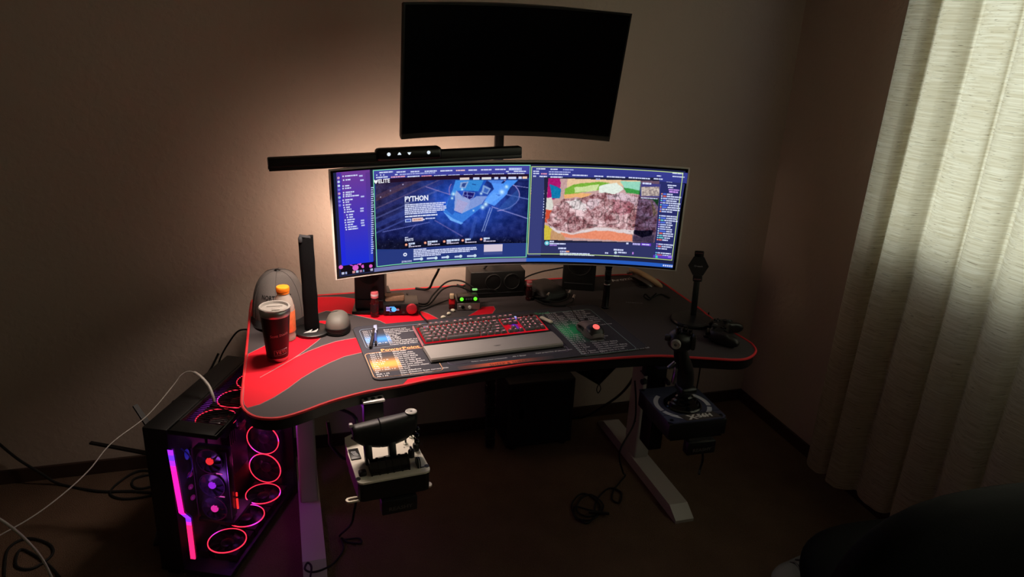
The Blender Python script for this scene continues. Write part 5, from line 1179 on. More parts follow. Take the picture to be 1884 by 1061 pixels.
def fan(m_, r=.060, ph=0., name='fan', ring=True, hubm=None, fr=True, bm_=None):
    b = B(); ro = r+.0005
    if fr:
        sq = rrect(-ro, -ro, ro, ro, .006, 3); n = 32
        for z in (-.012, .012):
            pass
        b.lathe([(r*.965, -.012), (r*.99, -.012), (r*.99, .011), (r*.965, .011), (r*.955, 0), (r*.965, -.012)], 40)
        for sx in (-1, 1):
            for sy in (-1, 1): b.prism([(sx*ro, sy*ro), (sx*ro, sy*ro*.52), (sx*ro*.72, sy*ro*.72), (sx*ro*.52, sy*ro)], -.012, .011)
        for k in range(4): a = k*PI/2+.4; b.box((0, r*.62, -.010), (.006, r*.7, .003), m=RZ(a))
    else: b.lathe([(r*.97, -.004), (r*1.03, -.004), (r*1.03, .004), (r*.97, .004), (r*.97, -.004)], 36)
    o = obj(name, b, FFR, pc); o.matrix_local = m_
    b = B()
    for k in range(9):
        a0 = ph+k*2*PI/9
        def bl(u, v, a0=a0): rr = r*(.32+.60*u); a = a0+.62*(v-.5)+.35*u; return (rr*math.cos(a), rr*math.sin(a), -.004+.012*(v-.5)*(1-.35*u))
        b.grid(bl, 6, 3)
    obj('blades', b, bm_ or FBL, o, smooth=80)
    b = B(); b.lathe([(r*.34, -.008), (r*.34, .005), (r*.30, .007), (0, .0072)], 24); obj('hub', b, hubm or FBL, o)
    if ring:
        b = B(); R_ = r*.985; n = 64; vs = []; 
        if b.cl is None: b.cl = b.bm.loops.layers.float_color.new('Col')
        for k in range(n):
            a0, a1 = 2*PI*k/n, 2*PI*(k+1)/n; c = ringcol(k/n+ph)
            q = []
            for a in (a0, a1):
                for rr, z in ((R_-.0022, .0118), (R_+.0008, .0128), (R_+.0008, .0095)): q.append((rr*math.cos(a), rr*math.sin(a), z))
            b.raw(q, [(0, 1, 4, 3), (1, 2, 5, 4)], col=c)
        obj('light_ring', b, RINGA, o, smooth=0)
    return o
for k, u in enumerate((1.865, 1.995, 2.122)):
    fan(T(0, u-2.0, Z1-.030), ph=.2*k, hubm=mat('grey_hub', (60, 58, 60), .3))
    fan(T(-.005, u-2.0, Z0+.034), ph=.3+.2*k)
for k, z in enumerate((.360, .241, .122)): fan(T(-.028, .205, z) @ RX(PI/2), ph=.5+.25*k)
# graphics card
GLOWP = emi('purple_hub_light', (170, 40, 255), .8); GLOWK = emi('pink_hub_light', (236, 50, 170), .9); GLOWR = emi('red_hub_light', (255, 50, 50), .9)
b = B(); b.box((-.024, -.135, .290), (.108, .038, .246), .004); gpu = obj('graphics_card', b, mat('gpu_shroud', (20, 18, 24), .3), pc)
for k, (z, hm) in enumerate(((.376, GLOWR), (.290, GLOWP), (.204, GLOWK))):
    m_ = T(-.022, -.157, z) @ RX(PI/2); r = .041
    b = B(); b.lathe([(r*.97, -.003), (r*1.04, -.003), (r*1.04, .003), (r*.97, .003), (r*.97, -.003)], 36, m=m_)
    for q in range(9):
        a0 = q*2*PI/9+.2*k
        b.grid(lambda u, v: m_ @ Vector((r*(.3+.64*u)*math.cos(a0+.66*(v-.5)+.35*u), r*(.3+.64*u)*math.sin(a0+.66*(v-.5)+.35*u), .008*(v-.5))), 5, 3)
    obj('card_fan', b, mat('card_fan_blade', (46, 40, 58), .25), gpu, smooth=80)
    b = B(); b.lathe([(r*.30, .000), (r*.28, .004), (0, .0042)], 18, m=m_); obj('hub_light', b, hm, gpu)
for z in (.25, .333): b = B(); b.box((.004, -.1555, z), (.02, .002, .003)); obj('shroud_light', b, emi('pink_shroud_light', (230, 90, 190), .7), gpu)
for x in (-.079, .033): b = B(); b.box((x, -.157, .29), (.0016, .002, .246)); obj('shroud_edge', b, mat('shroud_edge', (120, 100, 130), .25, .6), gpu)
# motherboard with memory, power supply cover, cables
b = B(); b.box((XD+.004, .06, .31), (.004, .24, .30)); mb = obj('circuit_board', b, mat('dark_board', (18, 18, 24), .5), pc)
for k in range(4): b = B(); b.box((XD+.022, .02+.012*k, .38), (.03, .005, .13), .001); obj('memory_stick', b, mat('memory_black', (20, 20, 24), .3), mb)
b = B(); b.lathe([(.032, 0), (.032, .03), (.028, .034), (0, .034)], 28, m=T(XD+.008, .10, .37) @ RY(PI/2)); obj('pump_head', b, mat('pump_black', (16, 16, 20), .2), mb)
b = B(); b.box((-.02, -.10, .155), (.12, .12, .012), .003); obj('card_bracket', b, PCB, pc)
for k, z in enumerate((.415, .345, .300, .262)):
    b = B(); b.ball((XD+.016+.003*(k % 2), YA+.06, z), (.006, .010, .008 if k else .018), 12, 8); obj('lit_connector', b, [emi('blue_connector_light', (50, 50, 220), .3), emi('magenta_connector_light', (170, 26, 140), .22)][1 if k else 0], pc)
b = B(); b.tube([(XD+.006, YA+.05, .44), (XD+.035, YA+.045, .42), (XD+.038, YA+.045, .38), (XD+.015, YA+.05, .34)], .0022, 6, 5); obj('tube', b, mat('blue_tube', (60, 60, 150), .3), pc)
# light strip along the front edge
def stripcol(t): return mixc((255, 24, 150), (96, 40, 255), max(0, math.sin(t*13+.9))**1.5) if t < .62 else mixc((96, 40, 255), (255, 30, 96), min(1, (t-.62)*9))
def strip(pts, wd):
    b = B(); b.cl = b.bm.loops.layers.float_color.new('Col'); P_ = []
    for i in range(len(pts)-1):
        for k in range(6): P_.append(Vector(pts[i]).lerp(Vector(pts[i+1]), k/12))
    P_.append(Vector(pts[-1])); n = len(P_)
    for i in range(n-1):
        p, q = P_[i], P_[i+1]; h = Vector((wd/2, 0, 0)); dpt = Vector((0, .004, 0))
        b.raw([p-h, p+h, q+h, q-h, p-h+dpt, p+h+dpt, q+h+dpt, q-h+dpt], [(0, 1, 2, 3), (0, 3, 7, 4), (1, 5, 6, 2)], col=stripcol(i/n))
    return b
obj('light_strip', strip([(-.085, YA-.0005, .466), (-.074, YA-.0005, .248), (-.054, YA-.0005, .232), (-.054, YA-.0005, .082)], .015), mat_attr('strip_light', True, 2.0), pc, smooth=0)
def PCY(px, py, y):                                # a point on a plane across the tower
    Mi = (Matrix.Translation(pc.location) @ RZ(PCA)).inverted(); o = Mi @ CAM; d = Mi.to_3x3() @ ray(px, py); return o+d*((y-o.y)/d.y)
p = PCY(437, 926, -.12); p2 = PCY(435.5, 909, -.12)
b = B(); b.box(tuple(p), (.006, .004, .038), .001); b.box(tuple(p2), (.005, .004, .014), .001); obj('red_bar_light', b, emi('red_bar_light', (255, 40, 40), 1.4), pc)['kind'] = 'stuff'
for nm, loc, col, e in (('tower_glow_purple', (.00, YA+.03, .29), (.50, .10, 1.0), .20), ('tower_glow_pink', (.01, .02, .28), (1.0, .06, .45), .2), ('tower_glow_side', (.045, .12, .42), (.55, .06, 1.0), .55)):
    l = bpy.data.lights.new(nm, 'POINT'); l.energy = e; l.color = col; l.shadow_soft_size = .02; o = bpy.data.objects.new(nm, l); COL.objects.link(o); o.parent = pc; o.location = loc
# ------------------------------------------------------------------ wireless antenna
wa = thing('wireless_antenna', 'black two-blade wireless antenna standing against the left of the tower', 'antenna', (-.42, 2.30, 0))
b0 = WY(287, 812, 2.30)
def blade(p, q, w0, w1):
    b = B(); p, q = Vector(p), Vector(q); d = (q-p); L = d.length; mm = Matrix.Translation(p) @ d.to_track_quat('Z', 'Y').to_matrix().to_4x4()
    vs = [(-w0/2, -.004, 0), (w0/2, -.004, 0), (w0/2, .004, 0), (-w0/2, .004, 0), (-w1/2, -.003, L), (w1/2, -.003, L), (w1/2, .003, L), (-w1/2, .003, L)]
    b.raw(vs, [(0, 1, 5, 4), (1, 2, 6, 5), (2, 3, 7, 6), (3, 0, 4, 7), (4, 5, 6, 7), (3, 2, 1, 0)], mm); return b
obj('blade', blade(WY(287, 803, 2.31), WY(248, 745, 2.36), .020, .016), BLK, wa, world=True)
obj('blade', blade(WY(284, 836, 2.31), WY(166, 814, 2.40), .014, .012), BLK, wa, world=True)
q = WY(284, 820, 2.31); b = B(); b.box((q.x-.002, 2.31, q.z), (.022, .05, .09), .006); b.cyl((q.x-.002, 2.31, 0), (q.x-.002, 2.31, q.z-.03), .008, 12); b.box((q.x-.002, 2.31, .006), (.07, .07, .012), .004); obj('base', b, BLK, wa, world=True)
# ------------------------------------------------------------------ throttle on its mount
SILVER = mat('silver_grey_plate', (226, 218, 204), .45, spec=.4, bump=.03, bscale=1500)
TC = Vector((.222, 1.738, .600)); TA = math.radians(4.9)
th = thing('flight_throttle', 'flight throttle with bright silver top plate below the left desk edge', 'throttle', TC, TA)
TMI = (Matrix.Translation(TC) @ RZ(TA)).inverted()
def TP(px, py, z=.600): return TMI @ W(px, py, z)
pw, pd = .186, .246
out = [(-pw/2+.012, -pd/2), (pw/2-.014, -pd/2), (pw/2-.004, -pd/2+.004), (pw/2, -pd/2+.014), (pw/2-.006, pd/2-.01), (pw/2-.018, pd/2), (-pw/2+.045, pd/2), (-pw/2+.006, pd/2-.022), (-pw/2+.002, pd/2-.05), (-pw/2+.002, .028), (-pw/2, .022), (-pw/2, -pd/2+.012), (-pw/2+.004, -pd/2+.004)]
b = B(); b.prism([(x*.985, y*.985) for x, y in out], -.056, -.004); obj('base', b, BLK, th, smooth=20)
b = B(); b.prism(out, -.005, 0); obj('top_plate', b, SILVER, th, smooth=20)
b = B(); b.box((-pw/2+.016, .010, .0012), (.026, .050, .004), .001); sl = obj('slider_panel', b, BLKM, th)
for k in range(4): b = B(); b.box((-pw/2+.014+.0015*k, .018-.006*k, .0036), (.012, .0022, .001)); obj('slider_mark', b, INK, sl)
for px_, py_ in ((659, 881), (785, 857), (650, 806)):
    p = TP(px_, py_); b = B(); b.lathe([(.0062, 0), (.0062, .0018), (.003, .0018), (.003, .0006), (0, .0006)], 16, c=(p.x, p.y, 0)); obj('screw', b, BLKM, th)
dc = Vector((-.004, -.074, .002))
b = B(); b.cyl(dc+Vector((-.052, 0, 0)), dc+Vector((.046, 0, 0)), .026, 32); dr = obj('pivot_drum', b, mat('gloss_black_drum', (10, 10, 12), .12), th)
for k, x in enumerate((-.052, -.032, -.012, .004, .026, .044)):
    b = B(); b.cyl(dc+Vector((x, 0, 0)), dc+Vector((x+.004, 0, 0)), .028, 32); obj('drum_rib', b, BLKS, dr)
b = B(); b.box((-.075, -.086, .005), (.020, .020, .014), .005, 3); obj('side_knob', b, BLK, th)
# two-part hand grip
def grip(x0, x1):
    nu, nv = 20, 28; b = B()
    def fn(u, v):
        x = x0+(x1-x0)*u; t = (x+.088)/.160; a = 2*PI*v; ca, sa = math.cos(a), math.sin(a)
        hy = .026*(.82+.18*math.sin(PI*min(1, max(0, t)))); hz = .040*(.80+.28*t)
        ex = .72; y = hy*math.copysign(abs(ca)**ex, ca); z = hz*math.copysign(abs(sa)**ex, sa)
        endk = 1-max(0, (.03-t)/.03)*.25 if t < .03 else 1
        if z < 0: x += (-.008-x)*.42*(-sa)
        return Vector((x, -.018+y*endk-.006*z/.04, .072+.006*t+z*endk*(1 if z > 0 else 1.0+.25*math.sin(PI*t))))
    b.grid(fn, nu, nv)
    for u in (0, 1): b.raw([fn(u, k/nv) for k in range(nv)], [tuple(range(nv))])
    return b
GRM = mat('grip_soft_black', (30, 29, 30), .5, bump=.06, bscale=900)
g1 = obj('left_grip', grip(-.088, -.020), GRM, th, smooth=60); g2 = obj('right_grip', grip(-.017, .072), GRM, th, smooth=60)
for x, o in ((-.050, g1), (.012, g2)):
    b = B(); b.box((x, -.034, .026), (.020, .020, .060), .004, 2, m=T(0, -.034, .03) @ RX(-.35) @ T(0, .034, -.03)); obj('lever_arm', b, BLK, o)
b = B(); b.box((-.089, -.016, .104), (.010, .012, .010), .003, 2); obj('left_button', b, mat('pale_button', (196, 186, 184), .4), g1)
hp = Vector((.066, -.022, .100))
b = B(); b.lathe([(.016, -.03), (.0165, .010), (.0155, .016), (.0155, .020)], 28, m=T(*hp)); ht = obj('thumb_turret', b, GRM, g2)
b = B(); b.lathe([(.0148, .0195), (.0150, .0225), (.0120, .0235), (.0095, .0225)], 28, m=T(*hp)); obj('dial_ring', b, mat('pale_dial_ring', (206, 202, 196), .35), g2)
b = B(); b.lathe([(.0095, .020), (.0075, .0215), (.0060, .0205), (.0035, .0225), (0, .0226)], 24, m=T(*hp)); obj('dial', b, DGRY, g2)
for x, y, z in ((.080, -.030, .052), (.081, -.028, .070), (.079, -.034, .036)):
    b = B(); b.ball((x, y, z), (.008, .009, .007), 12, 8); obj('side_hat', b, BLKS, g2)
for px_, py_ in ((757, 804), (746.5, 816)):
    p = TP(px_, py_); b = B(); b.lathe([(.0068, 0), (.0068, .003), (.0040, .0032), (.0036, .0045)], 18, c=(p.x, p.y, 0)); o = obj('toggle_switch', b, mat('pale_washer', (226, 222, 210), .35), th)
    b = B(); b.cyl((p.x, p.y, .002), (p.x-.001, p.y+.004, .030), .0024, 10, .0032); obj('lever', b, BLKM, o)
for px_, py_ in ((765, 824), (756.5, 836)):
    p = TP(px_, py_, .606); b = B(); b.lathe([(.0085, 0), (.0085, .018), (.007, .020), (0, .020)], 20, c=(p.x, p.y, 0)); b.box((p.x, p.y, .022), (.005, .018, .010), .001); obj('rotary_knob', b, BLK, th)
p = TP(769, 852, .606); b = B(); b.cyl((p.x-.004, p.y, .006), (p.x+.004, p.y, .006), .016, 24); wl = obj('thumb_wheel', b, BLKM, th)
b = B(); b.cyl((p.x-.0008, p.y, .006), (p.x+.0008, p.y, .006), .0167, 24); obj('wheel_band', b, STEEL, wl)
for t_, px_, py_ in (('G', 773.5, 818), ('F', 781, 839), ('E', 743, 824)):
    q = TP(px_, py_); b = B(); b.text(t_, .008, T(q.x, q.y, .0004)); obj('lettering', b, BLKM, th, smooth=0)
b = B(); b.box((.072, -.100, .0006), (.018, .003, .0012)); b.box((.050, -.050, .0004), (.055, .0012, .0008)); obj('printed_line', b, BLKM, th)['kind'] = 'stuff'
# mount
def mount(name, label, c, rz, letters, silver):
    t = thing(name, label, 'mount', c, rz)
    b = B(); b.box((0, 0, -.060), (.17, .21, .006), .002); obj('plate', b, BLKM, t)
    b = B(); b.box((.010, -.112, -.084), (.092, .030, .042), .003); lp = obj('front_lip', b, mat('lip_black', (22, 21, 24), .4), t)
    b = B(); b.text(letters, .0150, T(.012, -.1275, -.094) @ RX(PI/2), align='CENTER', bold=.015, sq=1.15); obj('lettering', b, mat('faint_grey_ink', (92, 86, 86), .5), lp, smooth=0)
    b = B(); b.box((.010, -.108, -.0622), (.070, .020, .002)); obj('lip_plate', b, mat('lip_plate_grey', (40, 37, 40), .4), lp)
    return t
mt = mount('throttle_mount', 'black steel clamp mount with pale slotted tabs holding the throttle', TC, TA, 'REASHY', True)
PALET = mat('pale_zinc', (222, 210, 192), .4, .2)
b = B(); zt0 = -.058; yy = -.112
ut = [(-.086, -.010), (-.112, -.010)]+[(-.112+.010*math.cos(a), .010*math.sin(a)) for a in [-PI/2-PI*k/10 for k in range(11)]]+[(-.086, .010), (-.086, .0045), (-.112, .0045)]+[(-.112+.0045*math.cos(a), .0045*math.sin(a)) for a in [PI/2+PI*k/8 for k in range(9)]]+[(-.086, -.0045)]
b.prism([(x, y+yy+.008) for x, y in ut], zt0, zt0+.004); bmesh.ops.recalc_face_normals(b.bm, faces=b.bm.faces); obj('slotted_tab', b, PALET, mt, smooth=0)
b = B(); b.prism([(.090, -.010+yy+.012)]+[(.093+.008*math.cos(a), .010*math.sin(a)+yy+.012) for a in [-PI/2+PI*k/8 for k in range(9)]]+[(.090, .010+yy+.012)], zt0, zt0+.004); obj('slotted_tab', b, PALET, mt, smooth=0)
cb2 = TMI @ W(686, 732, .695)
b = B(); b.box((cb2.x, cb2.y, cb2.z-.004), (.060, .034, .006), .001); tp2 = obj('clamp_plate', b, mat('brushed_aluminium', (214, 212, 216), .4, .15), mt)
for k in (-1, 0, 1): b = B(); b.lathe([(.0062, 0), (.0062, .0012), (.003, .0012), (.003, .0003), (0, .0003)], 16, c=(cb2.x+.019*k, cb2.y, cb2.z-.001)); obj('clamp_screw', b, BLKM, tp2)
b = B(); b.box((cb2.x, cb2.y+.002, .005), (.054, .028, .150), .002); b.box((cb2.x, .06, -.064), (.05, .14, .006), .002); b.box((cb2.x, cb2.y+.05, .055), (.05, .12, .010), .002); obj('post', b, BLKM, mt)
# ------------------------------------------------------------------ flight stick on its mount
SCN = Vector((1.143, 1.812, .600)); SA = math.radians(-1.5)
fs_ = thing('flight_stick', 'black flight stick with blue-grey base plate below the right desk edge', 'flight stick', SCN, SA)
SMI = (Matrix.Translation(SCN) @ RZ(SA)).inverted()
def SP(px, py, z=.600): return SMI @ W(px, py, z)
sw_, sd = .190, .215
b = B(); b.box((0, 0, -.030), (sw_, sd, .052), .004); obj('base', b, BLK, fs_)
b = B(); b.prism([(-sw_/2, -sd/2+.012), (-sw_/2+.012, -sd/2), (sw_/2-.010, -sd/2), (sw_/2, -sd/2+.010), (sw_/2, sd/2-.03), (sw_/2-.03, sd/2), (-sw_/2, sd/2)], -.004, 0); obj('top_plate', b, mat('slate_blue_plate', (66, 70, 96), .42, .3), fs_, smooth=20)
g = SP(1256, 741, .606)
for a0, a1, r0, r1 in ((200, 262, .074, .088), (128, 196, .074, .088), (-75, -20, .074, .088), (-14, 45, .074, .088)):
    b = B(); n = 14; vs = []
    for k in range(n+1):
        a = math.radians(a0+(a1-a0)*k/n)
        for r in (r0, r1): vs.append((g.x+r*math.cos(a), g.y+r*math.sin(a), .0006))
    b.raw(vs, [(2*k, 2*k+1, 2*k+3, 2*k+2) for k in range(n)]); obj('printed_arc', b, mat('grey_arc_ink', (176, 176, 190), .6), fs_, smooth=0)
b = B(); b.lathe([(.058, 0), (.058, .004), (.054, .007), (.051, .006)], 44, c=(g.x, g.y, 0)); gb = obj('gimbal_ring', b, BLKS, fs_)
b = B(); b.lathe([(.051, .004), (.046, .016), (.040, .018), (.038, .024), (.030, .027), (.028, .034), (.021, .038), (.02, .05)], 44, c=(g.x, g.y, 0)); obj('boot', b, BLKS, gb)
b = B(); b.box((0, 0, .0003), (sw_*.99, .001, .0008), m=T(0, -sd/2+.045, 0)); obj('plate_seam', b, BLKM, fs_)
b = B(); b.prism([(-.050, -sd/2+.036), (.068, -sd/2+.040), (.082, -sd/2+.006), (-.036, -sd/2+.003)], 0, .0015); np_ = obj('name_plate', b, mat('dark_bronze_plate', (92, 84, 86), .35, .5), fs_, smooth=0)
b = B(); b.text('X', .034, T(-.026, -sd/2+.008, .0018), bold=.04, sq=1.1); b.text('-56H', .026, T(-.002, -sd/2+.014, .0018), bold=.05, sq=1.05); obj('lettering', b, mat('bright_silver_print', (214, 208, 208), .4), np_, smooth=0)
for x, y in ((-sw_/2+.014, -sd/2+.016), (-sw_/2+.008, sd/2-.010), (sw_/2-.014, -sd/2+.016)): b = B(); b.lathe([(.006, 0), (.006, .002), (.003, .002), (.003, .0008), (0, .0008)], 14, c=(x, y, 0)); obj('screw', b, BLKM, fs_)
hd = SMI @ WY(1250, 634, 1.765)
base = Vector((g.x, g.y, .038)); P_ = [base, base.lerp(hd, .25)+Vector((.006, -.004, 0)), base.lerp(hd, .5)+Vector((.008, -.004, 0)), base.lerp(hd, .75)+Vector((.004, .002, 0)), hd+Vector((0, 0, .004))]
b = B(); b.tube(P_, .0235, 20, 8, rf=lambda t: .92+.22*math.sin(PI*min(1, t*1.15))-.10*t); gp2 = obj('grip', b, mat('stick_black', (18, 18, 20), .38), fs_)
b = B(); b.box(base.lerp(hd, .16)+Vector((.002, -.012, 0)), (.052, .056, .020), .008, 3); obj('hand_rest', b, mat('stick_black'), gp2)
b = B(); b.ball(hd+Vector((.004, .004, .012)), (.036, .034, .030), 24, 14, pw=.75); obj('head', b, mat('stick_black'), gp2, smooth=70)
fw = (SMI.to_3x3() @ (CAM-WY(1250, 634, 1.765))); fw.z *= .35; am = math.atan2(fw.y, fw.x)+PI/2
HB = T(*(hd+Vector((0, 0, .010)))) @ RZ(am)
b = B(); b.lathe([(.0145, 0), (.0145, .006), (.0115, .009), (.0105, .0085)], 26, m=HB @ T(-.010, -.030, .004) @ RX(PI/2)); o = obj('trigger_button', b, mat('pale_button_ring', (150, 146, 146), .35), gp2)
b = B(); b.lathe([(.0105, .006), (.0085, .0085), (.006, .0075), (.004, .009), (0, .009)], 22, m=HB @ T(-.010, -.030, .004) @ RX(PI/2)); obj('button_centre', b, mat('mid_grey_button', (104, 102, 102), .4), o)
b = B(); b.box((-.034, -.006, .010), (.020, .018, .018), .005, 2, m=HB); obj('side_wing', b, DGRY, gp2)
for x, y, z in ((-.008, -.010, .040), (.010, -.002, .044), (.026, -.008, .036)):
    b = B(); b.lathe([(.008, -.008), (.008, 0), (.0055, .004), (.006, .008), (0, .009)], 18, m=HB @ T(x, y, z)); obj('hat_switch', b, BLKS, gp2)
b = B(); b.box((.038, -.004, .006), (.014, .030, .044), .006, 2, m=HB); obj('thumb_shelf', b, mat('stick_black'), gp2)
b = B(); q = base.lerp(hd, .62); b.box((0, 0, 0), (.010, .014, .052), .004, 2, m=T(q.x-.024, q.y-.012, q.z-.03) @ RY(.10)); obj('pinkie_lever', b, mat('satin_lever', (120, 116, 122), .25, .8), gp2)
b = B(); b.box((0, 0, 0), (.028, .012, .009), .003, 2, m=T(q.x-.036, q.y-.010, q.z+.004) @ RY(-.7)); obj('paddle', b, mat('satin_lever'), gp2)
m2 = mount('stick_mount', 'black steel clamp mount holding the flight stick under the desk', SCN, SA, 'REASHY', False)
c3 = SMI @ W(1217, 668, .668)
b = B(); b.box((c3.x+.006, c3.y+.02, c3.z-.002), (.060, .10, .010), .002); obj('clamp_plate', b, mat('blue_grey_steel', (60, 60, 86), .35, .5), m2)
b = B(); b.box((c3.x+.006, c3.y+.03, c3.z-.066), (.056, .026, .128), .002); b.box((c3.x-.030, c3.y+.03, c3.z-.034), (.030, .026, .036), .002); b.box((-.06, .06, -.100), (.044, .07, .150), .003); obj('post', b, BLKM, m2)
b = B(); b.cyl((c3.x-.035, c3.y+.028, c3.z-.075), (c3.x-.048, c3.y+.024, c3.z-.075), .010, 12); obj('clamp_knob', b, RUB, m2)
b = B(); b.box((c3.x+.030, c3.y+.012, c3.z-.070), (.012, .050, .014), .003, 2, m=None); obj('clamp_lever', b, DGRY, m2)
# ------------------------------------------------------------------ under the desk
sb = thing('subwoofer', 'large dark box subwoofer on the carpet under the desk', 'subwoofer', (.968, 2.658, 0))
b = B(); b.box((0, 0, .162), (.285, .18, .296), .005, 3); obj('cabinet', b, mat('subwoofer_vinyl', (20, 20, 24), .5, bump=.1, bscale=400), sb)
for x in (-.11, .11):
    for y in (-.065, .065): b = B(); b.lathe([(.016, 0), (.018, .004), (.018, .0145)], 16, c=(x, y, 0)); obj('foot', b, RUB, sb)
b = B(); b.box((-.085, -.0905, .17), (.024, .002, .040), .0005); obj('badge', b, mat('badge_grey', (60, 60, 64), .4), sb)
b = B(); b.box((0, -.0905, .165), (.262, .002, .27), .001); obj('grille_cloth', b, mat('grille_black', (14, 14, 17), .9), sb)
p, q = WY(899, 690, 2.60), WY(901, 786, 2.62)
b = B(); vs = []
for k in range(14): z = .672-.64*k/13; b.box((p.x+(q.x-p.x)*k/13, 2.61, z), (.040, .026, .042), .004, 1)
single('cable_spine', b, BLK, 'black segmented cable spine hanging from the desk left of the subwoofer', 'cable sleeve')
ap = WY(1102, 707, 2.2); la = WY(1049, 676, 2.2); ra = WY(1138, 670, 2.2)
sl_ = thing('cloth_sling', 'dark triangular cloth sling hanging under the desk near the right leg', 'sling', (ap.x, ap.y, .676))
def up_to(p): k = (.676-ap.z)/(p.z-ap.z); return ap+(p-ap)*k
L_, R_2 = up_to(la), up_to(ra)
b = B()
for dy in (0, .003): b.grid(lambda u, v: (L_.lerp(R_2, u)).lerp(ap, v)+Vector((0, dy+.03*math.sin(PI*u)*(1-v)*math.sin(PI*v)+.01*math.sin(9*u), .006*math.sin(PI*u)*(1-v) if v > 0 else 0)), 20, 14)
obj('cloth', b, mat('navy_black_cloth', (30, 29, 38), .85), sl_, world=True, smooth=80)
b = B(); b.tube([L_, L_.lerp(ap, .5), ap], .0028, 6, 1); b.tube([R_2, R_2.lerp(ap, .5), ap], .0028, 6, 1); obj('hem', b, BLK, sl_, world=True)['kind'] = 'stuff'
b = B(); b.tube([ap, ap+Vector((-.007, 0, -.018)), ap+Vector((0, 0, -.034)), ap+Vector((.008, 0, -.018))], .0018, 6, 6, True); obj('loop', b, RUB, sl_, world=True)
wo = thing('wall_outlet', 'pale wall outlet with a black plug behind the computer tower', 'outlet', (-.245, YB-.004, .37))
b = B(); b.box((0, 0, 0), (.072, .008, .116), .003); obj('cover_plate', b, mat('outlet_almond', (186, 176, 160), .45), wo)
b = B(); b.box((0, -.014, .018), (.028, .024, .026), .004); b.tube([(0, -.026, .018), (.01, -.05, .0), (.03, -.05, -.12), (.05, -.03, -.30), (.05, -.03, -.355)], .0035, 8, 5); obj('plug', b, RUB, wo)
for dz in (.020, -.020): b = B(); b.box((0, -.0042, dz), (.034, .002, .028), .0008); obj('socket', b, mat('outlet_almond'), wo)
WCB = mat('white_cable', (160, 154, 148), .4)
def cable(name, pts, r, m, label, sm=8, rf=None): return single(name, B().tube(pts, r, 8, sm, rf=rf), m, label, 'cable')
cable('network_cable', [W(394, 738, .535), WY(391, 726, 2.24), WY(383, 708, 2.26), WY(366, 690, 2.28), WY(349, 683, 2.30), WY(333, 690, 2.30), WY(316, 712, 2.28), WY(270, 765, 2.2), WY(205, 815, 2.1), WY(165, 863, 2.0), WY(120, 905, 1.9), WY(60, 950, 1.8), WY(-20, 995, 1.7)], .0042, WCB, 'white cable arching out of the tower and running to the lower left', rf=lambda t: 1.1 if t < .3 else .40)
cable('white_cable', [WY(-25, 940, 1.72), WY(15, 965, 1.72), WY(50, 995, 1.74), WY(80, 1032, 1.76), WY(105, 1085, 1.78)], .0034, WCB, 'short white cable curving down at the lower left corner')
cable('power_cable', [WY(-20, 800, 2.74), WY(30, 842, 2.74), WY(75, 870, 2.72), W(110, 890, .006), W(180, 903, .006), W(240, 903, .006), W(285, 905, .006), W(330, 895, .006)], .005, RUB, 'thick black cable drooping down the left wall onto the carpet')
cable('power_cable', [W(330, 880, .006), W(280, 873, .006), W(248, 880, .006), W(244, 893, .006), W(262, 898, .006), W(300, 888, .006)], .004, RUB, 'black cable loop on the carpet at the left of the tower')
cable('power_cable', [W(300, 870, .006), W(255, 866, .006), W(215, 890, .006), W(203, 908, .006), W(225, 917, .006), W(262, 914, .006), W(300, 905, .006)], .004, RUB, 'wide black cable loop farther from the tower on the carpet')
cable('power_cable', [W(8, 1061, .006), W(15, 1010, .006), W(50, 990, .006), W(90, 1000, .006), W(96, 1020, .006), W(60, 1045, .006), W(30, 1040, .006), W(40, 1010, .006), W(85, 1035, .006), W(110, 1061, .006)], .004, RUB, 'tangle of black cable on the carpet under the white cables')
cable('lamp_cable', [WY(468, 607, 2.60), WY(440, 608, 2.62), WY(420, 632, 2.66), WY(405, 660, 2.70), WY(398, 690, 2.72), WY(396, 735, 2.72), WY(390, 800, 2.72)], .0032, RUB, 'thin black cable falling from the left desk edge to the outlet')
cable('power_cable', [WY(352, 790, 2.55), WY(318, 745, 2.62), WY(330, 735, 2.65), WY(352, 728, 2.68), WY(372, 727, 2.69)], .004, RUB, 'black cable arching over the back of the tower')
cable('power_cable', [WY(300, 790, 2.58), WY(310, 765, 2.60), WY(335, 738, 2.62), WY(380, 690, 2.68), WY(402, 650, 2.70)], .004, RUB, 'black cable rising behind the white arching cable')
cable('power_cable', [WY(1172, 676, 2.50), WY(1162, 700, 2.54), WY(1140, 726, 2.58), WY(1105, 750, 2.62), WY(1068, 768, 2.68), (1.06, 2.755, .03)], .0055, RUB, 'thick black cable sweeping from the right leg to the subwoofer')
cable('leg_cable', [WY(1168, 700, 2.28), WY(1170, 740, 2.26), WY(1166, 780, 2.26), WY(1140, 830, 2.20), WY(1146, 868, 2.20), W(1150, 875, .006), W(1130, 900, .006), W(1126, 918, .006), W(1140, 924, .006), W(1142, 905, .006), W(1120, 898, .006), W(1098, 920, .006), W(1092, 950, .006), W(1078, 962, .006), W(1056, 945, .006), W(1053, 925, .006), W(1070, 908, .006), W(1092, 915, .008), W(1105, 935, .008), W(1085, 950, .008), W(1062, 940, .008), W(1068, 918, .010), W(1088, 910, .010), W(1110, 930, .008), W(1090, 955, .008), W(1060, 952, .010), W(1058, 932, .010), W(1085, 938, .012), W(1118, 944, .010)], .0034, RUB, 'black cable hanging by the right leg and coiled on the carpet', 7)
b = B()
for k in range(7): b.box((0, 0, 0), (.045, .006, .005), .001)
p = W(1102, 943, .016); single('cable_tie', B().box((0, 0, 0), (.075, .010, .008), .002), RUB, 'black fabric tie lying across the coiled cable', 'cable tie', (p.x, p.y, .0165), -.35)
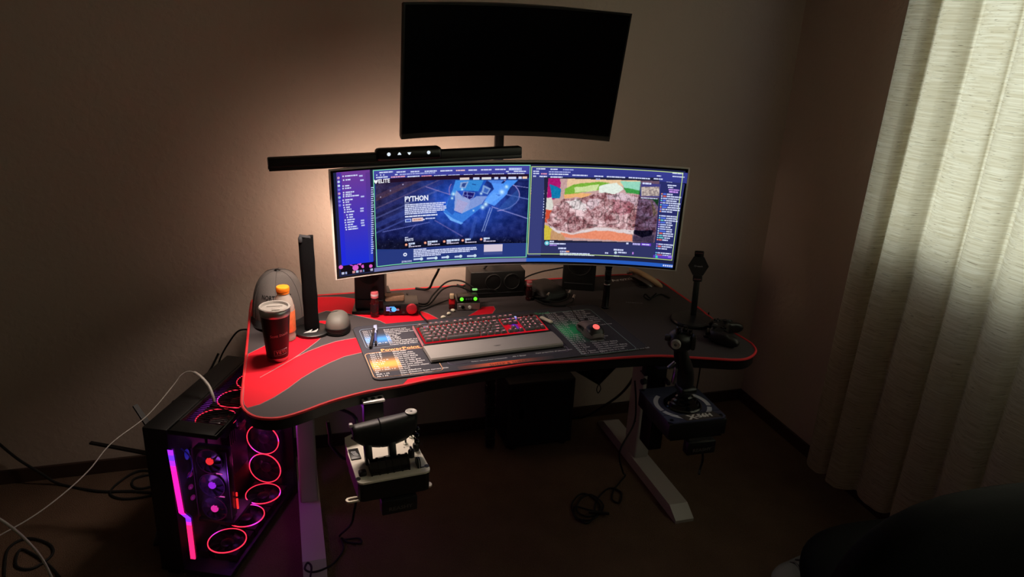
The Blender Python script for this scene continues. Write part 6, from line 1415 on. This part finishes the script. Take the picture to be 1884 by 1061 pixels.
cable('throttle_cable', [TMI.inverted() @ Vector((-.06, .02, -.07)), WY(652, 938, 1.74), WY(645, 965, 1.80), W(625, 985, .006), W(632, 992, .006), W(660, 990, .006), W(664, 999, .006), W(640, 997, .006), W(628, 990, .008), W(632, 1010, .006), W(615, 1035, .006), W(592, 1048, .05), W(572, 1052, .05), W(561, 1046, .05), W(566, 1035, .05), W(573, 1044, .05), W(568, 1075, .05)], .0034, RUB, 'black throttle cable dropping to the carpet and over the left foot', 7)
cable('stick_cable', [SMI.inverted() @ Vector((.015, -.06, -.07)), WY(1290, 824, 1.72), WY(1293, 845, 1.72), WY(1288, 862, 1.73), WY(1286, 872, 1.72)], .0036, RUB, 'short black cable dangling under the flight stick', 6)
cable('desk_cable', [(WY(1290, 671, 2.3).x, 2.3, .677), WY(1287, 684, 2.3), WY(1285, 697, 2.3), WY(1280, 730, 2.3), WY(1278, 790, 2.35), (WY(1278, 790, 2.35).x, 2.37, .004)], .003, RUB, 'thin black cable hanging behind the flight stick', 6)
cable('under_desk_cable', [WY(603, 775, 2.2), WY(607, 800, 2.2), WY(610, 820, 2.22), WY(640, 842, 2.25), WY(655, 770, 2.3), WY(600, 745, 2.35)], .006, mat('dark_sheath', (30, 22, 32), .35), 'loose black cable looped under the desk beside the left leg', 6)
# ------------------------------------------------------------------ chair and shoe at the lower right
ch = thing('desk_chair', 'black padded desk chair pushed aside at the curtain', 'chair', (1.42, 1.0, 0), math.radians(-4))
LEA = mat('black_leatherette_chair', (6, 6, 9), .7, spec=.12, bump=.1, bscale=250)
def cush(c, r, pw=.45, m=None): return B().ball(c, r, 40, 24, m=m, pw=pw)
obj('seat', cush((0, .02, .46), (.30, .30, .065), .7), LEA, ch, smooth=80)
b = cush((0, 0, 0), (.43, .085, .36), .66, m=T(-.10, -.20, .57) @ RX(-.10)); obj('backrest', b, LEA, ch, smooth=80)
b = B(); b.cyl((0, 0, .10), (0, 0, .42), .028, 18); obj('gas_column', b, BLKM, ch)
for k in range(5):
    a = 2*PI*k/5+.5; b = B(); b.tube([(0, 0, .11), (.15*math.cos(a), .15*math.sin(a), .10), (.28*math.cos(a), .28*math.sin(a), .075)], .020, 8, 4, rf=lambda t: 1.2-.5*t); lgc = obj('base_spoke', b, BLK, ch)
    b = B(); b.cyl((.28*math.cos(a)-.012*math.sin(a), .28*math.sin(a)+.012*math.cos(a), .028), (.28*math.cos(a)+.012*math.sin(a), .28*math.sin(a)-.012*math.cos(a), .028), .028, 18); b.cyl((.28*math.cos(a), .28*math.sin(a), .03), (.28*math.cos(a), .28*math.sin(a), .08), .008, 10); obj('caster', b, RUB, lgc)
sp_ = W(1412, 1052, .03)
sh = thing('shoe', 'grey shoe on the carpet at the foot of the desk chair', 'shoe', (sp_.x+.13, sp_.y-.02, 0), math.radians(8))
def shoe(u, v, zs=0):
    t = u; hw = .038*(1+.15*math.sin(PI*t))*min(1, (max(0, 1-(1-t*2)**6))**.5) ; a = PI*v
    h = .045+.03*max(0, t-.35)/.65
    return Vector((-.13+.26*t, hw*math.cos(a)*1.1, .018+h*math.sin(a)**.7*min(1, (t*5)**.5 if t < .2 else 1)*(1 if t < .96 else (1-t)/.04)))
b = B(); b.grid(shoe, 26, 16); obj('upper', b, mat('grey_knit', (104, 106, 110), .8, bump=.2, bscale=400), sh, smooth=80)
osl = [(-.133*math.cos(PI*k/30*2)*1.0, .046*math.sin(2*PI*k/30)) for k in range(30)]
obj('sole', dome(osl, [(0, .95, 0, 0), (.004, 1, 0, 0), (.018, 1, 0, 0), (.022, .97, 0, 0)]), mat('pale_sole', (150, 152, 156), .5), sh)
for k in range(4):
    x = -.05+.022*k; b = B(); b.tube([(x, -.022, .058+.004*k), (x+.004, 0, .068+.005*k), (x, .022, .058+.004*k)], .003, 6, 4); obj('lace', b, BLK, sh)
